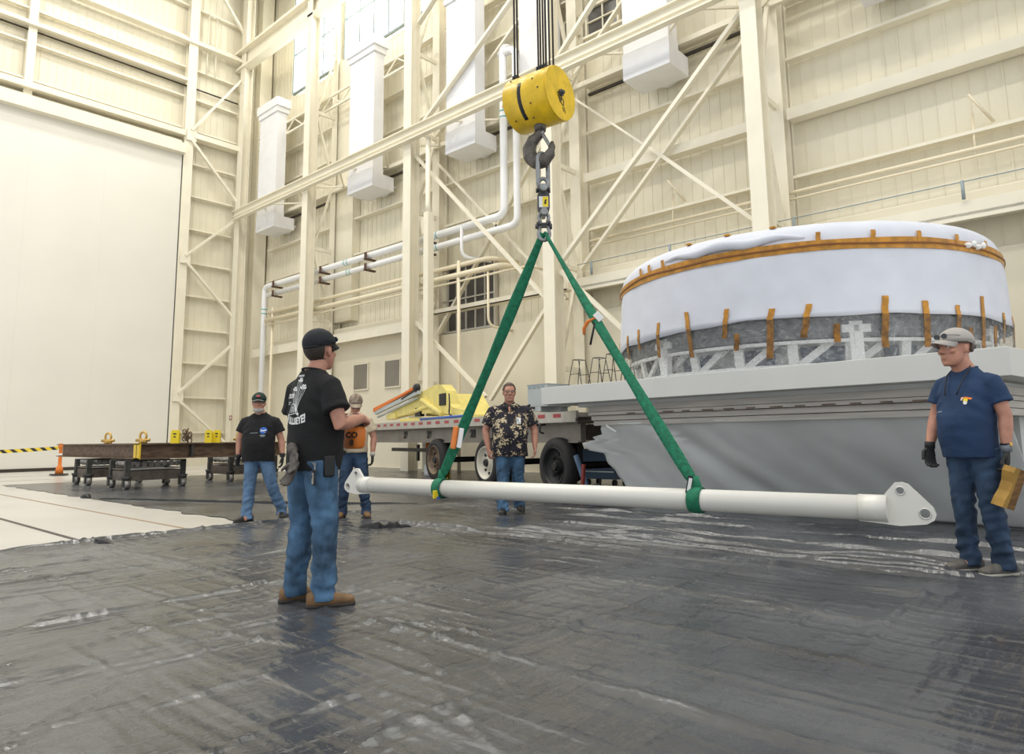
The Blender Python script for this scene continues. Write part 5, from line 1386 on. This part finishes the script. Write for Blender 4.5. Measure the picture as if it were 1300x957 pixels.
        for j in range(4):
            p = Q(.035+.022*j, .098-.014*j); tube(b, [p-sd_*.022, p+UP*.006, p+sd_*.022], .0035, 6)
        putb('shoe_lace', b, sp.get('lace', 'black'), parent=s_)
    # -- eyes
    if sp.get('eyes', True):
        for s in (-1, 1):
            b = NB(); ellipsoid(b, hc+hR @ V((s*.031, .083, .013)), (.0135, .012, .009), 12, hR); e = putb('eye', b, 'eyewhite')
            b = NB(); ellipsoid(b, hc+hR @ V((s*.031, .0945, .013)), (.0055, .003, .0055), 10, hR); putb('iris', b, 'hairdark', parent=e)
    # -- hair
    hair = sp.get('hair')
    if hair:
        b = NB(); low = sp.get('hairlow', -.02)
        shell_part(b, hc, hR, (.082, .103, .0985), (0, -.015, .033), lambda l: l.z > (low if l.y < .0 else low+(l.y)*1.0) and (l.y < .045 or l.z > .095) and not (abs(l.x) > .06 and -.035 < l.y < .02 and l.z < .02), seg=32)
        o = putb('hair', b, hair); md = o.modifiers.new('thickness', 'SOLIDIFY'); md.thickness = .008; md.offset = 1
    return t, dict(body=body, jeans=jeans, shirt=shirt, bvh=bv, hc=hc, hR=hR, put=put, putb=putb, S=S)

def ear_glasses(put, S, hc, hR, parent, lens='lens', frame='black', up=0.0, fwd=0.0, wrap=True):
    b = NB(); P = lambda x, y, z: hc+hR @ V((x, y+fwd, z+up))
    for s in (-1, 1):
        n = 16; ring = [P(s*.033+.024*math.cos(2*PI*k/n), .105-.0*abs(math.cos(2*PI*k/n)), .012+.016*math.sin(2*PI*k/n)) for k in range(n)]
        tube(b, ring, .0022, 6, closed=True)
        tube(b, [P(s*.057, .103, .016), P(s*.080, .06, .014), P(s*.082, -.01, .010)], .0022, 6)
    tube(b, [P(-.010, .107, .016), P(.010, .107, .016)], .0022, 6)
    o = put('glasses', b, frame)
    for s in (-1, 1):
        if not lens: break
        b = NB(); n = 14; f = [b.verts.new(P(s*.033+.023*math.cos(2*PI*k/n), .1045, .012+.015*math.sin(2*PI*k/n))) for k in range(n)]; b.faces.new(f)
        put('glasses_lens', b, lens, parent=o)
    return o

# ---------------------------------------------------------------- man in black shirt, near, seen from behind
rad_ = math.radians
HND = lambda d, n, t, **k: dict(d=d, n=n, t=t, **k)
t1, P1 = person('person', 'person in black printed t-shirt and jeans seen from behind, nearest to camera', V((2.65, 4.15, .005))-LAT*.06, rad_(40), 1.025, dict(
    head=(0.0, .045, 1.636), hyaw=rad_(17), hpitch=rad_(4), shoulder=((-.190, 0, 1.425), (.190, 0, 1.425)), elbow=((-.265, .02, 1.13), (.285, .01, 1.14)),
    wrist=((-.12, .24, 1.18), (.185, .26, 1.185)), knee=((-.125, .02, .50), (.125, .03, .50)), ankle=((-.125, -.02, .09), (.15, .0, .09)), toes=(22, 30),
    hand=(HND((.5, .85, .05), (.6, -.3, -.6), (.3, .2, .9), curl=.8), HND((-.55, .8, 0.0), (-.6, -.3, -.6), (-.3, .2, .9), curl=.8)),
    shirt='tblack', hem=.845, belly=.035, w=1.03, jeans='jean', shoe='boot', hair='hairdark', hairlow=-.062, skin='skinred', legw=1.13, armw=1.12, sleevew=1.16, seed=3))
cp = cap_of(t1, P1['hc'], P1['hR'], 'capblack', S=P1['S'])
ear_glasses(P1['putb'], 1, P1['hc'], P1['hR'], None, lens='lens', frame='lens', up=.070, fwd=.0)
# printed back graphics
P1s = P1['shirt']
def back_print(polys_or_mesh, origin, sc=1.0, mat='white', name='shirt_print', bend=None):
    me = polys_or_mesh if not isinstance(polys_or_mesh, list) else flat_mesh(polys_or_mesh)
    if sc != 1: me.transform(Matrix.Scale(sc, 4))
    conform(me, origin, (1, 0, 0), (0, 0, 1), (0, 1, 0), P1['bvh'], .004, bend)
    return link(name, me, mat, P1s)
cx = 0.0
tm = text_mesh('BULLSEYE!', .062, .003)
back_print(tm, (cx, -.4, 1.20), bend=lambda x, y: (x*.72, y*(1.25-.35*(1-min(1, abs(x)/.16)))+1.1*x*x-.006))
tm = text_mesh('ORION', .034, .0008); back_print(tm, (cx-.075, -.4, 1.365), name='shirt_print', bend=lambda x, y: (x*.8, y*1.3))
tm = text_mesh('FLIGHT TEST', .020, .0); back_print(tm, (cx-.085, -.4, 1.245)) if False else bpy.data.meshes.remove(tm)
polys = []
def chute(x, y, r, lean):
    pts = []; 
    for k in range(13):
        a = PI*k/12; pts.append((x+r*math.cos(a)+lean*math.sin(a)*r, y+r*.95*math.sin(a)))
    out = [[p, q, ((p[0]*.0+x), y-.004)] for p, q in zip(pts, pts[1:])]
    return out
for x, y, r, l in ((-.005, .30, .036, 0), (-.052, .225, .038, -.1), (.058, .235, .042, .1)):
    for k, tri in enumerate(chute(x, y, r, l)):
        if k % 3 != 2: polys.append(tri)
    for e in (-.85, -.3, .3, .85): polys.append(line_poly((x+r*e, y), (.018, .035), .0032))
polys += [line_poly((-.115, .02), (-.04, .115), .006), line_poly((-.04, .115), (.01, .10), .006), line_poly((.01, .10), (.045, .035), .006), line_poly((-.115, .02), (.045, .035), .006), line_poly((-.07, .045), (-.03, .095), .005), line_poly((-.03, .095), (.0, .045), .005),
          line_poly((-.07, .045), (.0, .045), .005), line_poly((-.05, .06), (-.012, .06), .008), line_poly((-.045, .078), (-.02, .078), .008), line_poly((.03, .03), (.055, .02), .02), line_poly((-.15, .13), (-.06, .13), .003), line_poly((-.15, .12), (-.07, .12), .003), line_poly((-.14, .11), (-.08, .11), .003)]
back_print(polys, (cx, -.4, 1.222), .80)
tm = text_mesh('ORION', .020, .0005); conform(tm, (0, -.4, 1.50), (1, 0, 0), (0, 0, 1), (0, 1, 0), P1['bvh'], .012); link('collar_print', tm, 'white', P1s)
# badge and pouch on the belt
b = NB(); R3 = Matrix.Rotation(rad_(-25), 3, 'Z'); box(b, (.175, -.10, .83), (.062, .012, .10), R3, bev=.003); o = obj('belt_badge', b, 'black', t1)
b = NB(); box(b, V((.175, -.10, .825))+R3 @ V((0, -.008, 0)), (.05, .004, .07), R3); q = obj('badge_card', b, 'woodlight', t1); q.parent = o; q.data.materials[0] = M['solewhite']
b = NB(); box(b, V((.175, -.10, .825))+R3 @ V((-.008, -.011, .01)), (.018, .002, .028), R3); box(b, V((.175, -.10, .825))+R3 @ V((.012, -.011, .015)), (.012, .002, .006), R3); q = obj('badge_photo', b, 'leather', t1); q.parent = o
b = NB(); box(b, (.175, -.095, .90), (.010, .010, .05), R3); tube(b, [V((.165, -.105, .925)), V((.175, -.10, .905)), V((.188, -.10, .925))], .004, 6); q = obj('badge_clip', b, 'galv', t1); q.parent = o
b = NB(); box(b, (.205, -.01, .90), (.05, .075, .14), Matrix.Rotation(rad_(0), 3, 'Z'), bev=.012); obj('belt_pouch', b, 'black', t1)
# gloves hanging from the back pocket
gt = thing('work_gloves', 'worn dark gloves hanging from back pocket of near man', 'gloves', V((2.65, 4.15, .0))-LAT*.06); gt.rotation_euler = t1.rotation_euler
b = NB()
hand_shape(b, (.095, -.185, .93), (-.45, -.10, -.88), (0, -1, 0), (-1, 0, 0), curl=.25, r=.011, sc=1.0)
hand_shape(b, (.05, -.175, 1.0), (.35, -.12, -.92), (0, -1, 0), (1, 0, 0), curl=.35, r=.011, sc=.95)
tube(b, [(.05, -.175, 1.0), (.01, -.17, 1.04)], [.03, .035], 12)
me = fuse(b, .006, 1); crumple(me, noise_fold(4, .004, 20, 20)); link('glove_pair', me, 'leather', gt)
# radio remote in his hands
rt = thing('crane_remote', 'orange crane remote box with black lettering held by near man', 'remote control', V((2.65, 4.15, -.01))-LAT*.065); rt.rotation_euler = t1.rotation_euler
b = NB(); loft(b, [((.03, .33, 1.02), (.055, 0, 0), (0, .04, 0)), ((.03, .33, 1.04), (.082, 0, 0), (0, .055, 0)), ((.03, .33, 1.15), (.086, 0, 0), (0, .06, 0)), ((.03, .33, 1.175), (.078, 0, 0), (0, .052, 0))], 24, power=.6); ob = obj('remote_body', b, 'orange2', rt)
b = NB(); box(b, (.03, .33, 1.185), (.15, .10, .02), bev=.006)
for x in (-.02, .03, .08): tube(b, [(x, .33, 1.19), (x+.004, .33, 1.225)], .008, 8); ellipsoid(b, (x+.004, .33, 1.228), (.013, .013, .010), 10)
obj('control_panel', b, 'black', rt)
b = NB(); tube(b, bend([(-.05, .28, 1.18), (-.06, .28, 1.23), (.12, .28, 1.23), (.11, .28, 1.18)], .03, 4), .007, 8); obj('guard_rail', b, 'silver', rt)
for k, (txt, z) in enumerate((('CO', 1.115), ('8', 1.062))):
    tm = text_mesh(txt, .055, .002, .001); n_ = V((.643, -.766, 0)); u_ = V((.766, .643, 0)); p = V((.03, .33, z))+n_*.082
    tm.transform(Matrix(((u_.x, 0, n_.x, p.x), (u_.y, 0, n_.y, p.y), (0, 1, 0, p.z), (0, 0, 0, 1)))); q = link('remote_lettering', tm, 'black', rt)

# ---------------------------------------------------------------- left man, dark shirt with round blue emblem
t2, P2 = person('person', 'person in dark t-shirt with round blue emblem, striding, dark green cap', (4.735, 8.91, .006), rad_(178), .955, dict(
    head=(.015, .045, 1.64), hyaw=rad_(12), hpitch=rad_(-4), shoulder=((-.205, 0, 1.415), (.205, 0, 1.415)), elbow=((-.295, -.02, 1.13), (.28, .0, 1.14)),
    wrist=((-.335, .03, .90), (.275, .05, .89)), knee=((-.20, .02, .49), (.10, .07, .50)), ankle=((-.30, -.13, .11), (.105, .10, .09)), toes=(-20, 35), lift=(.35, 0),
    hand=(HND((-.05, .1, -1), (.9, .2, 0), (0, 1, 0), curl=.45, glove='glove'), HND((.05, .1, -1), (-.9, .2, 0), (0, 1, 0), curl=.6, glove='glove')),
    shirt='tblack', hem=.83, belly=.055, w=1.17, jeans='jeanpale', shoe='shoeblack', sole='shoeblack', hair='hairgrey', hairlow=-.03, fat=.008, legw=1.08, armw=1.12, sleevew=1.22, skin='skinred', seed=9))
cap_of(t2, P2['hc'], P2['hR'], 'capgreen', 'capgreen', S=P2['S'])
b = NB(); c_, R_h = P2['hc'], P2['hR']; ring = [c_+R_h @ V((.082*math.sin(rad_(a)), -.012+(.108+.074*math.cos(rad_(a)*1.15)**.8)*math.cos(rad_(a))**.3*.97, .050-.012*abs(a)/50)) for a in range(-55, 56, 10)]
tube(b, ring, .004, 6); P2['putb']('brim_edge', b, 'solewhite')
b = NB(); box(b, c_+R_h @ V((0, .098, .095)), (.05, .012, .026), R_h @ Matrix.Rotation(rad_(35), 3, 'X')); P2['putb']('cap_patch', b, 'redtape')
b = NB(); shell_part(b, c_, R_h, (.066, .052, .040), (0, .044, -.080), lambda l: l.y > .05 and l.z < -.062, 24); o = P2['putb']('goatee', b, 'hairwhite'); md = o.modifiers.new('thickness', 'SOLIDIFY'); md.thickness = .006; md.offset = 1
ear_glasses(P2['putb'], 1, c_, R_h, None, lens=None, frame='darkmetal')
def front_print(Pn, me, origin, mat, name='shirt_print', off=.004, d=(0, -1, 0), u=(-1, 0, 0)):
    conform(me, origin, u, (0, 0, 1), d, Pn['bvh'], off); return link(name, me, mat, Pn['shirt'])
sc2 = .955
front_print(P2, flat_mesh([circle_pts(0, 0, .044, 28)]), (-.095, .5, 1.20), 'nasablue', 'round_emblem')
front_print(P2, flat_mesh([line_poly((-.034, -.008), (.034, .004), .013), line_poly((-.04, .02), (.03, -.028), .004)]), (-.095, .5, 1.20), 'white', 'emblem_mark', .0055)
front_print(P2, flat_mesh([line_poly((-.035, 0), (.03, 0), .012), line_poly((-.028, -.016), (.022, -.016), .006)]), (-.095, .5, 1.135), 'greybar', 'emblem_mark')
front_print(P2, flat_mesh([line_poly((-.05, 0), (.05, .004), .006)]), (.02, .5, 1.165), 'greybar', 'emblem_mark')

# ---------------------------------------------------------------- man in floral shirt, behind the bar
t3, P3 = person('person', 'person in dark floral button shirt walking behind the white bar', (7.42, 6.77, .006), rad_(180), 1.03, dict(
    head=(0, .045, 1.655), hyaw=rad_(6), hpitch=rad_(-3), shoulder=((-.235, 0, 1.43), (.235, 0, 1.43)), elbow=((-.345, -.01, 1.14), (.335, .01, 1.14)),
    wrist=((-.345, .08, .90), (.295, .08, .88)), knee=((-.11, -.02, .50), (.10, .05, .50)), ankle=((-.12, -.13, .11), (.10, .10, .09)), toes=(-12, 6), lift=(.3, 0),
    hand=(HND((.0, .2, -1), (.9, .2, 0), (0, 1, 0), curl=.5), HND((-.1, .15, -1), (-.8, -.4, 0), (-.2, 1, 0), curl=.7)),
    shirt='floral', hem=.78, belly=.075, w=1.25, shirtw=1.03, jeans='jean', shoe='shoeblack', sole='shoeblack', hair='hairgrey', hairlow=-.01, fat=.008, legw=1.16, armw=1.2, sleevew=1.3, sleeve=.78, skin='skinred', seed=14))
ear_glasses(P3['putb'], 1, P3['hc'], P3['hR'], None, lens=None, frame='darkmetal')
b = NB()
for s in (-1, 1): prism(b, [(0, 0), (s*.07, .06), (s*.10, .01), (s*.035, -.055)], (0, .125, 1.475), (1, 0, .0), (0, -.42, .9), (0, .9, .42), .006)
P3['putb']('shirt_collar', b, 'floral', False)
b = NB(); prism(b, [(-.022, .03), (.022, .03), (0, -.09)], (0, .132, 1.44), (1, 0, 0), (0, -.3, .95), (0, .95, .3), .004); P3['putb']('open_neck', b, 'skinred', False)
me = flat_mesh([line_poly((-.03, 0), (.03, 0), .085)]); front_print(P3, me, (-.13, .5, 1.30), 'white', 'name_badge', .008)
me = flat_mesh([line_poly((-.022, .012), (.0, .012), .03), line_poly((-.02, -.022), (.02, -.022), .008)]); front_print(P3, me, (-.13, .5, 1.30), 'greybar', 'badge_print', .010)
me = flat_mesh([line_poly((0, -.30), (0, .18), .012)]); front_print(P3, me, (0, .5, 1.15), 'tblack', 'button_line', .004)

# ---------------------------------------------------------------- man at right in navy shirt
t4, P4 = person('person', 'person in navy t-shirt and grey cap at far right, facing left', (6.40, 1.0, .012), rad_(-112), 1.035, dict(
    head=(.02, .055, 1.65), hyaw=rad_(-14), hpitch=rad_(0), shoulder=((-.178, -.01, 1.425), (.178, -.01, 1.425)), elbow=((-.240, -.03, 1.14), (.25, .03, 1.15)),
    wrist=((-.245, .005, .90), (.24, .14, .92)), pelvis=(0, .0, .93), knee=((-.10, .0, .49), (.10, .02, .49)), ankle=((-.11, -.05, .09), (.11, -.01, .09)), toes=(12, 14),
    hand=(HND((.0, .05, -1), (.8, .4, 0), (.3, 1, 0), curl=.65, glove='glove', cuff='glovegrey'), HND((.0, .12, -1), (-.8, .2, 0), (0, 1, 0), curl=.55, glove='glove', cuff='glove')),
    shirt='tnavy', hem=.84, belly=.06, w=.97, jeans='jeandark', shoe='shoegrey', sole='solewhite', lace='solewhite', hair='hairgrey', hairlow=-.02, fat=.013, hs=1.12, legw=1.04, armw=1.12, sleevew=1.12, skin='skinred', seed=21))
cap_of(t4, P4['hc'], P4['hR'], 'capgrey', 'capgrey', S=P4['S'], reach=.080)
ear_glasses(P4['putb'], 1, P4['hc'], P4['hR'], None, lens='lens', frame='lens', up=.074, fwd=.0)
hc, hR = P4['hc'], P4['hR']
b = NB()
for s in (-1, 1): tube(b, [hc+hR @ V((s*.03, -.072, -.085)), hc+hR @ V((s*.075, -.03, -.125)), V((s*.075, .10, 1.455)), V((s*.06, .155, 1.37)), V((s*.045, .185, 1.30))], .0045, 6)
P4['putb']('glasses_cord', b, 'black')
me = flat_mesh([line_poly((-.035, .012), (.0, .016), .014), line_poly((.0, .016), (.035, .006), .014)]); front_print(P4, me, (-.10, .5, 1.305), 'orange', 'chest_emblem', .004)
me = flat_mesh([circle_pts(0, -.004, .017, 12), ]); front_print(P4, me, (-.10, .5, 1.305), 'yellow2', 'chest_emblem', .005)
me = flat_mesh([circle_pts(0, -.022, .014, 12), line_poly((-.03, -.004), (-.018, .02), .008)]); front_print(P4, me, (-.10, .5, 1.305), 'white', 'chest_emblem', .006)
me = flat_mesh([line_poly((-.03, 0), (.03, .002), .006)]); front_print(P4, me, (.10, .5, 1.22), 'greybar', 'chest_text', .004)
b = NB(); W_ = V((-.245, .005, .90)); tube(b, [W_+V((0, 0, .03)), W_+V((0, 0, .045))], .036, 16); P4['putb']('watch_strap', b, 'black')
b = NB(); box(b, W_+V((-.036, 0, .037)), (.008, .026, .026), bev=.002); P4['putb']('watch_face', b, 'brass')
# timber block in his left hand
wt = thing('timber_block', 'rough brown timber block held low by the man at right', 'timber block', (6.40, 1.0, 0)); wt.rotation_euler = t4.rotation_euler
Rw = Matrix.Rotation(rad_(-16), 3, 'Y') @ Matrix.Rotation(rad_(14), 3, 'X'); oC = V((-.272, .062, .675))
b = NB(); prism(b, [(-.085, .15), (.0, .15), (.0, -.15), (-.085, -.15)], oC, Rw @ V((0, 1, 0)), Rw @ V((0, 0, 1)), Rw @ V((1, 0, 0)), .085); obj('block_body', b, 'wood', wt)
b = NB(); prism(b, [(.0, .15), (.055, .15), (.062, .11), (.03, .04), (.028, -.03), (.05, -.09), (.055, -.15), (0, -.15)], oC, Rw @ V((0, 1, 0)), Rw @ V((0, 0, 1)), Rw @ V((1, 0, 0)), .085); obj('sawn_side', b, 'woodlight', wt)

# ---------------------------------------------------------------- man at back, tan shirt, looking down
t5, P5 = person('person', 'person in tan t-shirt and camouflage cap looking down behind near man', (5.78, 8.23, .006), rad_(172), .955, dict(
    head=(-.02, .075, 1.62), hyaw=rad_(10), hpitch=rad_(-32), shoulder=((-.20, 0, 1.415), (.20, 0, 1.415)), elbow=((-.285, .0, 1.14), (.27, .03, 1.15)),
    wrist=((-.275, .06, .89), (.20, .20, 1.02)), knee=((-.15, .04, .49), (.12, .06, .49)), ankle=((-.19, .02, .09), (.15, .0, .09)), toes=(-14, 12),
    hand=(HND((.0, .1, -1), (.9, .2, 0), (0, 1, 0), curl=.6, glove='glove', cuff='solewhite'), HND((-.4, .6, -.6), (-.6, -.2, -.4), (0, .6, .6), curl=.6, glove='glove')),
    shirt='ttan', hem=.93, belly=.04, w=1.06, jeans='jeandark', belt=True, shoe='boot', hair='hairgrey', hairlow=-.03, legw=1.08, armw=1.1, sleevew=1.15, skin='skinred', seed=31))
cap_of(t5, P5['hc'], P5['hR'], 'captan', 'brim', S=P5['S'])
ear_glasses(P5['putb'], 1, P5['hc'], P5['hR'], None, lens=None, frame='black')
# ================================================================== LIGHT AND CAMERA
W = bpy.data.worlds.new('hall daylight'); SC.world = W; W.use_nodes = True
bg = W.node_tree.nodes['Background']; bg.inputs['Color'].default_value = (.95, .98, 1.0, 1); bg.inputs['Strength'].default_value = .92
def area(name, loc, target, sx, sy, energy, color=(1, 1, 1)):
    L = bpy.data.lights.new(name, 'AREA'); L.shape = 'RECTANGLE'; L.size = sx; L.size_y = sy; L.energy = energy; L.color = color
    o = bpy.data.objects.new(name, L); COL.objects.link(o); o.location = loc
    o.rotation_euler = (V(target)-V(loc)).to_track_quat('-Z', 'Y').to_euler(); return o

cam = bpy.data.cameras.new('camera'); co = bpy.data.objects.new('camera', cam); COL.objects.link(co)
az = math.radians(47.9); pit = math.radians(7.8); rol = math.radians(-.7)
fw = V((math.sin(az)*math.cos(pit), math.cos(az)*math.cos(pit), math.sin(pit))); rt0 = V((math.cos(az), -math.sin(az), 0)); up0 = rt0.cross(fw)
rt_ = rt0*math.cos(rol)+up0*math.sin(rol); up_ = -rt0*math.sin(rol)+up0*math.cos(rol)
co.matrix_world = Matrix(((rt_.x, up_.x, -fw.x, 0), (rt_.y, up_.y, -fw.y, 0), (rt_.z, up_.z, -fw.z, 1.08), (0, 0, 0, 1)))
cam.sensor_fit = 'HORIZONTAL'; cam.sensor_width = 36; cam.lens = 880/1300*36; cam.shift_y = -44.5/1300; cam.clip_start = .1; cam.clip_end = 200
SC.camera = co
vs = SC.view_settings; vs.view_transform = 'Standard'; vs.look = 'None'; vs.exposure = 0.15; vs.gamma = 1.0; vs.use_curve_mapping = False
